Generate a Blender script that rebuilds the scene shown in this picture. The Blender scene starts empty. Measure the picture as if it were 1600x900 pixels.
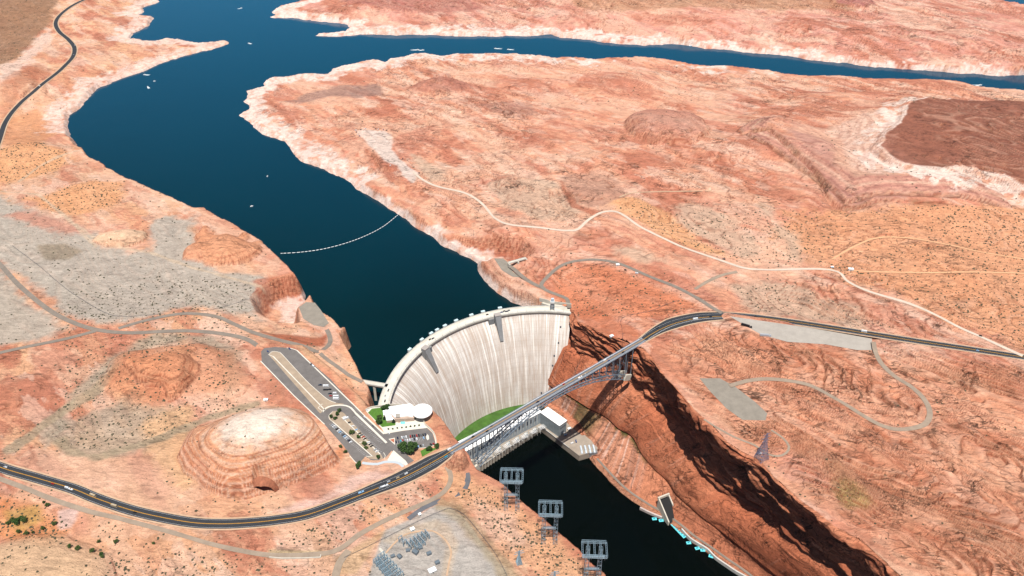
import bpy, bmesh, math, random
import numpy as np
from mathutils import Vector, Matrix
random.seed(7)
R_ = math.radians
SC = bpy.context.scene
COL = SC.collection
# ------------------------------------------------------------------ camera model (used to turn a traced point into a place on the ground)
CAM_H, PITCH, FPX = 1078.0, R_(35.0), 1281.38
CP, SP = math.cos(PITCH), math.sin(PITCH)
def W(px, py, z):
    x = (px-800)/FPX; y = -(py-450)/FPX
    d = (x, CP+y*SP, -SP+y*CP)
    t = (z-CAM_H)/d[2]
    return Vector((d[0]*t, d[1]*t, z))
def WA(p, z):
    p = np.asarray(p, float); z = np.broadcast_to(np.asarray(z, float), (len(p),))
    x = (p[:,0]-800)/FPX; y = -(p[:,1]-450)/FPX
    dz = -SP+y*CP; t = (z-CAM_H)/dz
    return np.c_[x*t, (CP+y*SP)*t, z]
def lin(r, g, b, k=1.0):
    f = lambda c: (c/255/12.92 if c <= 10 else ((c/255+.055)/1.055)**2.4)
    return (f(r)*k, f(g)*k, f(b)*k)
# ------------------------------------------------------------------ noise
_rng = np.random.RandomState(11)
_T = _rng.rand(8, 256, 256).astype(np.float32)
def vn(x, y, s=0):
    x = x + 37.1*s; y = y - 19.7*s
    xi = np.floor(x); yi = np.floor(y); fx = (x-xi).astype(np.float32); fy = (y-yi).astype(np.float32)
    xi = xi.astype(np.int64) & 255; yi = yi.astype(np.int64) & 255
    fx = fx*fx*(3-2*fx); fy = fy*fy*(3-2*fy); T = _T[s % 8]
    x1 = (xi+1) & 255; y1 = (yi+1) & 255
    return ((T[yi, xi]*(1-fx)+T[yi, x1]*fx)*(1-fy)+(T[y1, xi]*(1-fx)+T[y1, x1]*fx)*fy)*2-1
def fbm(x, y, sc, oc=4, s=0, g=.5):
    c, sn = .8, .6
    x = x/sc; y = y/sc; a = 1.; t = 0.; r = 0.
    for k in range(oc):
        r = r + a*vn(x, y, s+k); t += a; a *= g
        x, y = (c*x-sn*y)*2.03, (sn*x+c*y)*2.03
    return r/t
def sst(a, b, x):
    t = np.clip((x-a)/(b-a), 0, 1); return t*t*(3-2*t)
def segdist(X, Y, P, closed=True):
    d = np.full(X.shape, 1e12, np.float32); ins = np.zeros(X.shape, bool)
    n = len(P)
    for i in range(n if closed else n-1):
        ax, ay = P[i][0], P[i][1]; bx, by = P[(i+1) % n][0], P[(i+1) % n][1]
        ex, ey = bx-ax, by-ay; l = ex*ex+ey*ey+1e-9
        t = np.clip(((X-ax)*ex+(Y-ay)*ey)/l, 0, 1)
        dd = (X-ax-t*ex)**2+(Y-ay-t*ey)**2
        np.minimum(d, dd, out=d)
        if closed and ay != by:
            c = ((ay > Y) != (by > Y)) & (X < (bx-ax)*(Y-ay)/(by-ay)+ax)
            ins ^= c
    d = np.sqrt(d)
    return np.where(ins, d, -d) if closed else d
def sdf_local(X, Y, P, m=60):
    P = np.asarray(P)
    out = np.full(X.shape, -1e4, np.float32)
    x0, y0 = P[:,0].min()-m, P[:,1].min()-m; x1, y1 = P[:,0].max()+m, P[:,1].max()+m
    k = (X > x0) & (X < x1) & (Y > y0) & (Y < y1)
    if k.any(): out[k] = segdist(X[k], Y[k], P)
    return out
def line_local(X, Y, P, m=60):
    P = np.asarray(P); out = np.full(X.shape, 1e4, np.float32)
    x0, y0 = P[:,0].min()-m, P[:,1].min()-m; x1, y1 = P[:,0].max()+m, P[:,1].max()+m
    k = (X > x0) & (X < x1) & (Y > y0) & (Y < y1)
    if k.any(): out[k] = segdist(X[k], Y[k], P, False)
    return out
def smooth_line(P, step=8.0):
    """Catmull-Rom through the points, resampled every `step` metres"""
    P = np.asarray(P, float); n = len(P); out = []
    for i in range(n-1):
        p0 = P[max(i-1, 0)]; p1 = P[i]; p2 = P[i+1]; p3 = P[min(i+2, n-1)]
        k = max(2, int(np.linalg.norm(p2-p1)/step))
        for j in range(k):
            t = j/k
            out.append(.5*((2*p1)+(-p0+p2)*t+(2*p0-5*p1+4*p2-p3)*t*t+(-p0+3*p1-3*p2+p3)*t**3))
    out.append(P[-1]); return np.array(out)
# ------------------------------------------------------------------ materials
MATS = {}
def mat(name, col, rough=.85, metal=0., noise=0., nscale=1., bump=0., spec=.3, emis=None):
    if name in MATS: return MATS[name]
    m = bpy.data.materials.new(name); m.use_nodes = True; nt = m.node_tree
    b = nt.nodes['Principled BSDF']
    b.inputs['Base Color'].default_value = (*col, 1); b.inputs['Roughness'].default_value = rough
    b.inputs['Metallic'].default_value = metal; b.inputs['Specular IOR Level'].default_value = spec
    if noise:
        tc = nt.nodes.new('ShaderNodeNewGeometry')
        n = nt.nodes.new('ShaderNodeTexNoise'); n.inputs['Scale'].default_value = nscale; n.inputs['Detail'].default_value = 6
        nt.links.new(tc.outputs['Position'], n.inputs['Vector'])
        r = nt.nodes.new('ShaderNodeMapRange'); r.inputs['From Min'].default_value = .3; r.inputs['From Max'].default_value = .7
        r.inputs['To Min'].default_value = 1-noise; r.inputs['To Max'].default_value = 1+noise
        nt.links.new(n.outputs['Fac'], r.inputs['Value'])
        x = nt.nodes.new('ShaderNodeVectorMath'); x.operation = 'SCALE'; x.inputs[0].default_value = col
        nt.links.new(r.outputs[0], x.inputs['Scale']); nt.links.new(x.outputs[0], b.inputs['Base Color'])
        if bump:
            bp = nt.nodes.new('ShaderNodeBump'); bp.inputs['Distance'].default_value = bump
            nt.links.new(n.outputs['Fac'], bp.inputs['Height']); nt.links.new(bp.outputs[0], b.inputs['Normal'])
    MATS[name] = m; return m
def tag(o, label=None, cat=None, group=None, kind=None):
    if label: o['label'] = label
    if cat: o['category'] = cat
    if group: o['group'] = group
    if kind: o['kind'] = kind
    return o
def empty(name, loc=(0,0,0), rz=0.):
    o = bpy.data.objects.new(name, None); COL.objects.link(o); o.location = loc; o.rotation_euler = (0,0,rz)
    o.empty_display_size = 1; return o
class MB:
    def __init__(s): s.v = []; s.f = []; s.m = []; s.mats = []; s.cur = 0
    def use(s, m):
        if m not in s.mats: s.mats.append(m)
        s.cur = s.mats.index(m); return s
    def add(s, vs, fs):
        k = len(s.v); s.v += [tuple(v) for v in vs]
        for f in fs: s.f.append(tuple(i+k for i in f)); s.m.append(s.cur)
        return s
    def box(s, c, d, rz=0., taper=1.):
        cx, cy, cz = c; hx, hy, hz = d[0]/2, d[1]/2, d[2]/2; cs, sn = math.cos(rz), math.sin(rz)
        vs = []
        for z, t in ((-hz, 1.), (hz, taper)):
            for x, y in ((-hx,-hy),(hx,-hy),(hx,hy),(-hx,hy)):
                x *= t; y *= t; vs.append((cx+cs*x-sn*y, cy+sn*x+cs*y, cz+z))
        return s.add(vs, [(3,2,1,0),(4,5,6,7),(0,1,5,4),(1,2,6,5),(2,3,7,6),(3,0,4,7)])
    def beam(s, a, b, w, h=None):
        a = Vector(a); b = Vector(b); h = h or w; d = (b-a)
        if d.length < 1e-6: return s
        d.normalize(); u = d.cross(Vector((0,0,1)))
        if u.length < 1e-3: u = Vector((1,0,0))
        u.normalize(); v = u.cross(d); u = u*(w/2); v = v*(h/2)
        vs = [a-u-v, a+u-v, a+u+v, a-u+v, b-u-v, b+u-v, b+u+v, b-u+v]
        return s.add(vs, [(3,2,1,0),(4,5,6,7),(0,1,5,4),(1,2,6,5),(2,3,7,6),(3,0,4,7)])
    def cyl(s, c, r, h, n=16, r2=None, cap=True):
        r2 = r if r2 is None else r2; vs = []
        for z, rr in ((0, r), (h, r2)):
            for i in range(n):
                a = 2*math.pi*i/n; vs.append((c[0]+rr*math.cos(a), c[1]+rr*math.sin(a), c[2]+z))
        fs = [(i, (i+1) % n, n+(i+1) % n, n+i) for i in range(n)]
        if cap: fs += [tuple(range(n-1,-1,-1)), tuple(range(n, 2*n))]
        return s.add(vs, fs)
    def tube(s, pts, r, n=6):
        pts = [Vector(p) for p in pts]; k = len(pts); vs = []
        for i, p in enumerate(pts):
            d = (pts[min(i+1,k-1)]-pts[max(i-1,0)]).normalized(); u = d.cross(Vector((0,0,1)))
            if u.length < 1e-3: u = Vector((1,0,0))
            u.normalize(); v = u.cross(d)
            for j in range(n):
                a = 2*math.pi*j/n; vs.append(p+u*(r*math.cos(a))+v*(r*math.sin(a)))
        fs = [(i*n+j, i*n+(j+1) % n, (i+1)*n+(j+1) % n, (i+1)*n+j) for i in range(k-1) for j in range(n)]
        return s.add(vs, fs)
    def prism(s, pts, z0, z1):
        """extruded polygon, pts ccw list of (x,y)"""
        n = len(pts); A = sum(pts[i][0]*pts[(i+1)%n][1]-pts[(i+1)%n][0]*pts[i][1] for i in range(n))
        if A < 0: pts = pts[::-1]
        vs = [(p[0], p[1], z0) for p in pts]+[(p[0], p[1], z1) for p in pts]
        fs = [(i, (i+1) % n, n+(i+1) % n, n+i) for i in range(n)]+[tuple(range(n-1,-1,-1)), tuple(range(n, 2*n))]
        return s.add(vs, fs)
    def build(s, name, m=None, parent=None, smooth=False):
        me = bpy.data.meshes.new(name); me.from_pydata(s.v, [], s.f)
        for x in (s.mats or [m]): me.materials.append(x)
        if s.mats: me.polygons.foreach_set('material_index', s.m)
        if smooth: me.polygons.foreach_set('use_smooth', [True]*len(me.polygons))
        me.update(); o = bpy.data.objects.new(name, me); COL.objects.link(o)
        if parent: o.parent = parent
        return o
def sheet(name, pts, m, z=None, kind='structure', parent=None):
    """flat n-gon"""
    bm = bmesh.new(); vs = [bm.verts.new((p[0], p[1], z if z is not None else p[2])) for p in pts]
    f = bm.faces.new(vs); f.normal_update()
    if f.normal.z < 0: f.normal_flip()
    bmesh.ops.triangulate(bm, faces=[f]); me = bpy.data.meshes.new(name); bm.to_mesh(me); bm.free()
    me.materials.append(m); o = bpy.data.objects.new(name, me); COL.objects.link(o)
    if kind: o['kind'] = kind
    if parent: o.parent = parent
    return o
def children(o): return [c for c in bpy.data.objects if c.parent == o]
def copy_tree(o, kids=None, parent=None):
    c = o.copy(); COL.objects.link(c)
    if parent: c.parent = parent
    for ch in (kids if kids is not None else list(o.children)): copy_tree(ch, list(ch.children), c)
    return c
# ================================================================== TERRAIN
# control heights of the land (traced point, metres above the river)
CTRL = [(0,730,221),(150,776,221),(300,815,219),(420,818,217),(560,778,215),(640,744,214),(697,712,213),
 (430,560,211),(520,640,210),(600,700,210),(660,690,210),(620,655,210),(480,600,211),(560,690,210),(680,670,208),
 (563,596,180),(575,615,178),(577,632,190),(540,530,187),(500,485,187),(480,455,195),(450,412,197),(430,397,198),(400,368,200),(340,336,200),(278,312,197),
 (220,287,193),(165,258,188),(135,240,182),(112,224,162),(103,193,152),(122,165,150),(195,118,149),(265,92,149),(350,66,147),(285,62,150),(205,50,150),(222,10,150),
 (60,350,206),(150,420,205),(300,420,206),(100,520,209),(250,515,209),(30,560,211),(60,650,212),(150,640,211),(50,890,214),(150,860,214),(0,120,186),(100,100,172),(150,40,168),(60,0,186),(180,150,170),(60,230,196),(120,300,203),(200,340,205),
 (600,880,211),(760,800,206),(760,890,207),(700,800,211),(450,880,213),(300,900,214),(690,750,212),(840,860,205),(745,737,203),(800,768,203),(850,808,203),(905,858,204),(945,896,204),(860,900,206),
 (895,484,182),(890,470,184),(800,410,186),(840,445,184),(820,474,166),(870,478,175),(785,455,160),(770,440,158),(735,402,158),(668,360,156),(610,320,154),(535,275,150),(455,228,147),(376,180,146),(388,145,146),(480,115,146),(530,105,146),
 (960,412,200),(900,440,192),(925,500,195),(1003,536,212),(1060,505,214),(1120,490,216),(1300,515,220),(1600,556,226),(1000,480,206),(1100,440,214),(1000,350,208),(1300,420,222),(1165,420,216),(800,350,196),(760,380,180),(850,410,190),(700,310,188),(640,290,178),(590,215,180),(560,150,166),(450,175,160),(420,150,153),(700,200,184),(900,250,199),(1050,230,208),
 (1200,300,214),(1250,210,214),(1300,290,232),(1290,240,232),(1350,160,215),(1400,170,245),(1400,230,252),(1500,250,255),(1600,270,252),(1500,180,256),(1440,165,250),(1600,180,250),(1400,300,238),(1500,300,236),(1600,320,234),(1300,340,220),(1450,370,224),(1600,400,226),(1400,500,225),
 (1500,148,190),(1350,132,170),(1550,150,180),(1600,154,180),(1250,124,165),(1200,116,162),(1090,110,160),(1000,98,168),(900,100,158),(700,97,156),(800,93,156),(620,100,152),(1150,160,180),(950,150,180),
 (1150,620,212),(1030,560,210),(1060,600,209),(1090,645,207),(1133,690,206),(1183,718,205),(1210,735,206),(1250,780,206),(1330,640,224),(1240,640,214),(1230,560,217),(1450,660,228),(1500,750,229),(1400,800,222),(1300,790,208),(1340,840,208),(1550,860,234),(1450,890,216),(1395,890,210),(1600,640,230),(1600,800,236),(1290,700,214),
 (415,26,148),(545,45,149),(500,52,148),(600,50,160),(700,52,155),(800,52,154),(900,57,154),(1010,67,154),(1130,74,155),(1260,89,155),(1400,104,156),(1550,114,157),(700,15,176),(900,20,182),(1100,20,186),(1300,40,188),(1500,60,185),(1560,20,170),(500,10,160),(1600,90,175),(1450,5,180),(1300,0,190),(600,0,175)]
_c = np.array([W(*c) for c in CTRL])
def _idw(x, y):
    x = np.asarray(x, float); y = np.asarray(y, float); sh = x.shape; x = x.ravel(); y = y.ravel(); out = np.empty(x.shape)
    for i in range(0, len(x), 20000):
        d2 = (x[i:i+20000,None]-_c[None,:,0])**2+(y[i:i+20000,None]-_c[None,:,1])**2+120.
        w = d2**-1.7; out[i:i+20000] = (w*_c[None,:,2]).sum(1)/w.sum(1)
    return out.reshape(sh)
# coarse lattice of base heights, smoothed
BX = np.arange(-4200, 4201, 20.); BY = np.arange(300, 5601, 20.)
_bx, _by = np.meshgrid(BX, BY); BASEG = _idw(_bx, _by)
for _ in range(2):
    p = np.pad(BASEG, 1, mode='edge'); BASEG = (p[1:-1,1:-1]*2+p[:-2,1:-1]+p[2:,1:-1]+p[1:-1,:-2]+p[1:-1,2:])/6
def base(x, y):
    x = np.asarray(x, float); y = np.asarray(y, float)
    u = np.clip((x-BX[0])/20, 0, len(BX)-1.001); v = np.clip((y-BY[0])/20, 0, len(BY)-1.001)
    i = u.astype(int); j = v.astype(int); u = u-i; v = v-j
    return (BASEG[j,i]*(1-u)+BASEG[j,i+1]*u)*(1-v)+(BASEG[j+1,i]*(1-u)+BASEG[j+1,i+1]*u)*v
def GA(p):
    z = np.full(len(p), 205.)
    for _ in range(8):
        q = WA(p, z); z = .4*z+.6*base(q[:,0], q[:,1])
    return WA(p, z)
def G(px, py): return GA([(px, py)])[0]
# land outlines: (px, py, z at that edge)
WEST = [(-900,-20,150),(232,-30,150),(245,0,150),(222,9,149),(218,18,149),(205,23,149),(235,27,148),(228,38,148),(205,50,148),(194,62,147),(240,65,147),(258,61,147),(285,62,149),(310,66,149),(350,64,145),(356,68,143),(330,77,144),(290,85,145),(265,92,146),(225,108,145),(195,118,145),(165,130,146),(150,133,146),(130,150,147),(122,165,147),(105,178,146),(100,193,146),(104,210,152),(112,224,160),(135,240,182),(165,260,189),(200,280,192),(222,288,194),(250,300,196),(278,313,197),(300,323,198),(318,324,199),(342,338,200),(375,355,200),(400,370,200),(430,397,198),(450,415,197),(470,437,196),(481,452,193),(488,470,190),(505,490,186),(520,499,186),(532,514,184),(541,523,170),(532,531,172),(545,552,182),(557,572,181),(565,590,180),(575,603,180),(578,615,172),(575,630,172),
 (580,637,200),(600,634.5,207),(640,632.5,207),(668,634,206),(678,648,200),(690,662,196),(702,678,197),(712,690,203),(722,698,208),(733,712,206),(738,725,203),(745,735,202),(760,743,202),(785,755,203),(800,770,203),(815,783,203),(832,797,203),(850,810,203),(870,830,203),(890,845,204),(905,858,204),(925,880,204),(945,895,204),(960,925,204),(1000,1000,204),(900,1400,204),(-900,1400,210),(-1600,500,210)]
EAST = [(893,486,182),(880,479,176),(862,477,170),(820,474,143),(806,469,143),(795,461,143),(785,455,143),(772,443,143),(762,432,143),(755,423,143),(751,411,143),(735,402,143),(718,394,143),(700,385,143),(690,375,143),(668,360,143),(652,349,143),(640,340,143),(625,331,143),(610,320,143),(590,308,143),(575,300,143),(560,290,143),(535,275,143),(518,265,143),(500,258,143),(480,250,143),(462,240,143),(455,229,143),(440,218,143),(430,213,143),(415,208,143),(400,195,143),(388,188,143),(376,180,143),(390,172,143),(393,164,143),(385,158,143),(392,152,143),(388,143,143),(398,140,143),(412,136,143),(418,127,143),(428,122,143),(450,121,143),(465,116,143),(480,115,143),(500,118,143),(515,117,143),(522,108,143),(535,104,143),(560,99,143),(575,97,143),(590,98,143),(603,103,143),(612,95,143),(625,94,143),(645,89,143),(662,88,143),(690,93,144),(715,89,144),(740,88,146),(760,88,146),(800,88,147),(840,90,149),(870,93,150),(900,91,151),(915,94,150),(930,99,147),(950,96,150),(985,95,154),(1000,92,160),(1025,95,157),(1050,98,155),(1090,104,154),(1110,107,152),(1135,105,154),(1160,108,154),(1200,112,156),(1225,117,158),(1250,120,158),(1300,122,158),(1345,126,160),(1380,126,162),(1420,129,160),(1460,133,160),(1500,137,162),(1520,139,170),(1560,143,168),(1600,147,168),(1750,160,170),(2600,300,200),(2700,1100,225),(1500,1060,215),(1450,945,212),(1395,897,210),(1370,872,209),(1340,847,208),(1320,836,208),(1300,825,208),(1275,804,207),(1250,787,206),(1225,765,205),(1205,748,205),(1195,735,205),(1183,721,205),(1158,710,205),(1133,693,206),(1112,668,207),(1087,648,207),(1070,630,207),(1055,610,208),(1038,594,209),(1025,575,209),(1012,556,210),(1003,548,210),(985,542,209),(970,533,207),(955,530,205),(940,520,201),(925,515,198),(912,508,194),(900,505,190),(896,495,186)]
FARN = [(405,26.5,143),(432,25,143),(424,19,143),(438,11,143),(460,8,143),(490,0,143),(500,-30,143),(3000,-200,143),(2600,150,150),(1700,122,143),(1600,117,143),(1575,117,143),(1550,118,143),(1520,114,143),(1480,113,143),(1440,109,143),(1400,107,143),(1365,104,143),(1330,100,143),(1290,95,143),(1260,92,143),(1230,87,143),(1200,84,143),(1160,81,143),(1130,77,143),(1100,76,143),(1080,70,143),(1060,68,143),(1035,69,143),(1010,70,143),(985,68,143),(960,67,143),(930,63,143),(900,60,143),(875,58,143),(860,53,143),(845,55,143),(820,56,143),(800,55.5,143),(775,57,143),(750,55,143),(720,56,143),(690,55,143),(665,54,143),(650,53,143),(620,56,143),(600,54.5,143),(580,53,143),(560,53,143),(530,57,143),(500,57,143),(490,56,143),(500,52,144),(520,52,144),(540,49,145),(545,44,147),(543,38,145),(525,35,143),(500,32,143),(470,29,143),(440,28,143)]
BAY = [(1518,-3,143),(1560,10,143),(1600,17.5,143),(1800,45,143),(2300,-60,143),(1700,-60,143)]
def outline(L): return np.array([W(*p) for p in L])
# ---- grid
NY, NX = 1010, 1240
vv = np.linspace(0, 1, NY); ys = 470*np.exp(vv*math.log(4600/470.)); uu = np.linspace(-1, 1, NX)
GY = np.repeat(ys[:,None], NX, 1); GX = uu[None,:]*(.74*(.819*ys+503)+40)[:,None]
GX = GX.astype(np.float64)
# wobble the shore so that it is not made of straight runs
def wob(X, Y, a=1.):
    k = np.clip((Y-700)/1500, .25, 1.3)*a
    return (fbm(X, Y, 55, 3, 1)*9+fbm(X, Y, 14, 2, 4)*3.5)*k
wb = wob(GX, GY)
calm = 1-sst(250, 60, np.hypot(GX+150, GY-900))*0.7
sW = segdist(GX, GY, outline(WEST)); sE = segdist(GX, GY, outline(EAST)); sF = segdist(GX, GY, outline(FARN)); sB = segdist(GX, GY, outline(BAY))
nearR = sst(1250, 1150, GY)           # river part: keep rims exact
wbs = wb*(1-nearR*.75)
sW = sW+wbs*calm; sE = sE+wbs*(1-nearR*.9); sF = np.minimum(sF+wb*1.1-7, -sB+wb*2-8)
B = base(GX, GY)
S = np.maximum(np.maximum(sW, sE), sF)
inl = sst(0, 60, S)
# ---- relief
rot = (.72, -.694)
U1 = GX*rot[0]+GY*rot[1]; V1 = -GX*rot[1]+GY*rot[0]
n_big = fbm(GX, GY, 260, 4, 2); n_mid = fbm(GX+n_big*40, GY, 70, 4, 3)
n_an = fbm(U1/3.2+n_mid*10, V1, 34, 5, 5)           # grain along the bedding
def poly(P, m=80, warp=0.):
    q = GA(P) if len(P[0]) == 2 else np.array([W(*p) for p in P])
    s = sdf_local(GX, GY, q, m)
    return s+warp*n_mid+warp*.5*n_an
rock = sst(-.25, .35, n_big+.3)
east = (sE > -30); far = (sF > -30); west = (sW > -30)
SE = poly([(1003,545),(1150,505),(1364,548),(1600,570),(1700,1000),(1395,897),(1250,787),(1133,693),(1055,610)], 200, 8)
se = sst(-10, 40, SE)
amp = np.where(west, 4., np.where(far, 11., 8.5))
amp = amp*(1-se)+se*8.
H = B + inl*amp*(n_big*1.1+n_mid*.55)*(.35+.65*rock)
H += inl*np.where(west, .9, 3.)*n_an*(.3+.7*rock)
# ledges: bedding steps running down to the right, facing away from the viewer and towards
w1 = (V1+fbm(GX, GY, 120, 3, 6)*70+n_mid*16)/26.; fr = w1-np.floor(w1)
saw = np.where(fr < .82, fr/.82, (1-fr)/.18)-.5
ledm = (sst(-.05, .3, fbm(GX, GY, 90, 3, 7)+.25*se))*inl
H += saw*ledm*(se*3.5+(1-se)*np.where(east, 2.4, .6))
nL = fbm(U1/2.6, V1, 120, 4, 4, .36)+.05*n_mid
qL = nL*13; fL = qL-np.floor(qL); lm = inl*sst(-.3, .15, fbm(GX, GY, 110, 3, 2)+.35*se)
H += (sst(.86, 1., fL)-fL)*lm*np.where(west, 1.1*sst(.5, 1, rock), np.where(far, 6, 4.2*(1-se)*(.3+.7*rock)+6.5*se))
ledge_line = np.exp(-((fL-.93)/.07)**2)*lm
w2 = (U1*.94+V1*.34+fbm(GX, GY, 120, 3, 3)*30)/75.; fr2 = np.abs(w2-np.floor(w2)-.5)
jline = se*inl*np.exp(-(fr2/.018)**2)*sst(.1, .4, fbm(GX, GY, 130, 2, 1)+.25)
H -= jline*4.5
# joints
cr = fbm(GX, GY, 60, 4, 0); crk = np.exp(-(cr/.016)**2)*sst(0, .3, n_mid+.1)
H -= crk*inl*np.where(west, .8, 2.6)*rock
# the flats lose their relief
FLAT = {}
def flat(P, z=None, m=30, blend=18):
    global H
    s = poly(P, m+blend); k = sst(-blend, 0, s)
    H = H*(1-k)+k*((B if z is None else z))
    return s
# ---- mounds: (px, py, rx, ry, rot, height, profile, steps)
def mound(px, py, rx, ry, rz, h, pw=2., pk=.8, warp=.10, st=0, top=None, sd=3, skip=False):
    global H
    c = G(px, py); dx = GX-c[0]; dy = GY-c[1]; cs, sn = math.cos(rz), math.sin(rz)
    u = (dx*cs+dy*sn)/rx; v = (-dx*sn+dy*cs)/ry; r = np.sqrt(u*u+v*v)
    ww = fbm(GX+sd*311., GY, max(rx, ry)*.75, 3, sd % 8, .38)
    r = r*(1+warp*2.6*ww)
    hh = h*np.clip(1-np.clip(r, 0, 1)**pw, 0, 1)**pk
    if st:
        wn = n_big*1.6+ww*1.5; q = hh/st+wn; f = q-np.floor(q); hh2 = (np.floor(q)+sst(.15, .85, f)-wn)*st; hh = np.where(r < 1, hh*.68+hh2*.32, hh)*(r < 1)
        hh = np.maximum(hh, 0)
    H = H+hh
    return r
MD = {}
MD['hive'] = mound(416,706,111,84,R_(8),64, 1.9, .84, .09, 6.5, sd=3)
MD['knob'] = mound(262,588,62,44,R_(15),27, 2.2, .8, .2, 2.5, sd=4)
MD['knob2'] = mound(262,590,120,84,R_(10),14, 2.6, .7, .2, 2.0, sd=5)
MD['k3'] = mound(190,374,50,34,0,17, 2.2, .9, .10, 2.5, sd=1)
MD['k4'] = mound(360,390,62,55,R_(-20),22, 2.2, .8, .25, 2.5, sd=6)
MD['k5'] = mound(714,722,17,15,0,15, 2.4, .6, .15, sd=3)
MD['k6'] = mound(60,905,130,60,R_(-6),18, 2.2, .8, .25, 3, sd=2)
MD['b1'] = mound(690,137,95,85,0,30, 2., .9, .15, 5, sd=5)
MD['b1t'] = mound(692,128,26,26,0,16, 3., .6, .2, 0, sd=5)
MD['b2'] = mound(1040,200,120,115,R_(-12),34, 3.6, .7, .12, 5, sd=7)
MD['m1'] = mound(20,610,45,40,R_(30),8, 2., .8, .2, 2, sd=2)
MD['f1'] = mound(1330,2,90,110,0,20, 3, .5, .2, 0, sd=2)
for a in [(500,265,40,26,-.3,6),(960,255,140,60,-.3,9),(830,290,130,50,-.5,8),(1110,240,110,50,-.4,10),(1180,230,90,45,-.7,10),(620,170,110,60,-.2,6),(860,130,120,60,-.1,10),(980,120,130,80,-.1,12),
          (1050,420,60,50,-.2,8),(1010,400,60,30,-.4,5),(1150,350,110,50,-.9,8),(900,300,70,60,0,7),(1300,450,70,35,-.4,5),(1380,480,80,35,-.5,6),(1100,560,50,30,-.4,6),(1170,560,60,34,-.4,6),
          (1290,570,80,30,-.35,6),(1300,640,90,36,-.6,9),(1500,640,90,44,-.5,8),(1560,720,110,50,-.6,10),(1400,720,60,60,-1.,9),(1500,830,120,60,-.7,10),(1240,700,40,24,-.6,4),(1330,760,30,50,.3,5),
          (600,20,200,80,0,14),(900,0,300,90,0,14),(1150,45,260,90,0,16),(1480,60,250,100,0,14),(150,20,60,60,0,6),(160,70,80,60,.4,6),(240,80,80,30,.3,3),(40,140,60,60,.3,8),(90,170,80,60,.7,6)]:
    mound(*a[:6], 2.2, .8, .3, 2.2 if a[5] > 5 else 0, sd=int(a[0]) % 7)
# mesa on the right: a brown cap with pale cliffs below it
MESA = [(1425,152),(1440,150),(1500,147),(1600,145),(1750,150),(1800,300),(1600,280),(1570,268),(1530,262),(1500,258),(1475,262),(1440,256),(1415,248),(1395,238),(1380,225),(1390,205),(1410,185),(1420,165)]
sM = poly([(a, b, 262) for a, b in MESA], 300, 12)
H += 10*sst(-28, 0, sM)*inl
# wash at the foot of the banded cliff
WASH = [(1150,212),(1170,210),(1200,212),(1212,222),(1235,240),(1250,252),(1268,268),(1285,288),(1290,300),(1300,315),(1320,325),(1345,322),(1365,312),(1400,312),(1450,315),(1485,315)]
wq = GA(WASH); dWa = line_local(GX, GY, wq, 120)
H -= 9*np.exp(-(dWa/5)**2)
side = poly([(1150,205),(1290,290),(1320,320),(1370,305),(1500,308),(1600,330),(1750,330),(1750,100),(1450,100),(1300,120)], 150)
H += (9*sst(0, 9, side)+14*sst(6, 60, side))*sst(160, 60, dWa)
# spillway cuts
def pit(P, z, blend=14, warp=.8):
    global H
    s = poly(P, 60, warp); k = sst(-blend, 2, s); H = np.where(H > z, H*(1-k)+z*k, H); return s
pL = pit([(412,482,170),(428,470,165),(448,463,160),(470,458,160),(486,462,160),(478,474,160),(468,486,160),(466,505,160),(462,516,160),(440,514,160),(420,500,165)], 152, 22)
pR = pit([(700,384,150),(735,388,160),(775,388,165),(806,392,165),(818,402,165),(800,407,165),(770,406,160),(755,410,150)], 153, 26)
# ---- roads ask the land to be level under them
ROADS = [] # (pixel line, width)
def road_line(P, ext=None):
    q = GA(P); L = smooth_line(q, 7.)
    z = base(L[:,0], L[:,1])
    for _ in range(6): z = np.r_[z[0], (z[:-2]+z[1:-1]+z[2:])/3, z[-1]]
    L[:,2] = z; return L
def level(L, hw, m=14):
    """blend terrain to the road profile"""
    global H
    x0, x1 = L[:,0].min()-m-hw, L[:,0].max()+m+hw; y0, y1 = L[:,1].min()-m-hw, L[:,1].max()+m+hw
    k = np.where((GX > x0) & (GX < x1) & (GY > y0) & (GY < y1)); X = GX[k]; Y = GY[k]
    best = np.full(X.shape, 1e12); zz = np.zeros(X.shape)
    for i in range(len(L)-1):
        ax, ay, az = L[i]; bx, by, bz = L[i+1]; ex, ey = bx-ax, by-ay; l = ex*ex+ey*ey+1e-9
        t = np.clip(((X-ax)*ex+(Y-ay)*ey)/l, 0, 1); d = (X-ax-t*ex)**2+(Y-ay-t*ey)**2
        c = d < best; best[c] = d[c]; zz[c] = (az+t*(bz-az))[c]
    d = np.sqrt(best); w = 1-sst(hw+1.5, hw+m, d)
    H[k] = H[k]*(1-w)+w*(zz-.45)
# ================================================================== ROADS AND PADS
HWY_W = [(-60,706),(0,729.5),(60,748),(112,763),(150,778),(200,796),(250,808),(300,816),(340,818.5),(380,817.5),(430,812.5),(480,804),(530,786),(580,766),(630,745.5),(680,720)]
HWY_E = [(1013,526),(1022,520),(1035,512.5),(1055,504),(1085,497),(1110,494),(1140,493.5),(1180,496),(1230,501.5),(1300,512),(1350,520),(1450,535.5),(1600,558),(1720,577)]
def px_line(P): return road_line(P)
B0 = W(708,703,213); B1 = W(1003,532,213)
def hwy(P, first=None, last=None):
    q = GA(P)
    if first is not None: q = np.vstack([first, q])
    if last is not None: q = np.vstack([q, last])
    L = smooth_line(q, 6.); z = L[:,2].copy()
    for _ in range(40): z = np.r_[z[0], (z[:-2]+z[1:-1]+z[2:])/3, z[-1]]
    L[:,2] = z; return L
LW = hwy(HWY_W, last=np.array(B0)); LE = hwy(HWY_E, first=np.array(B1))
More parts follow.
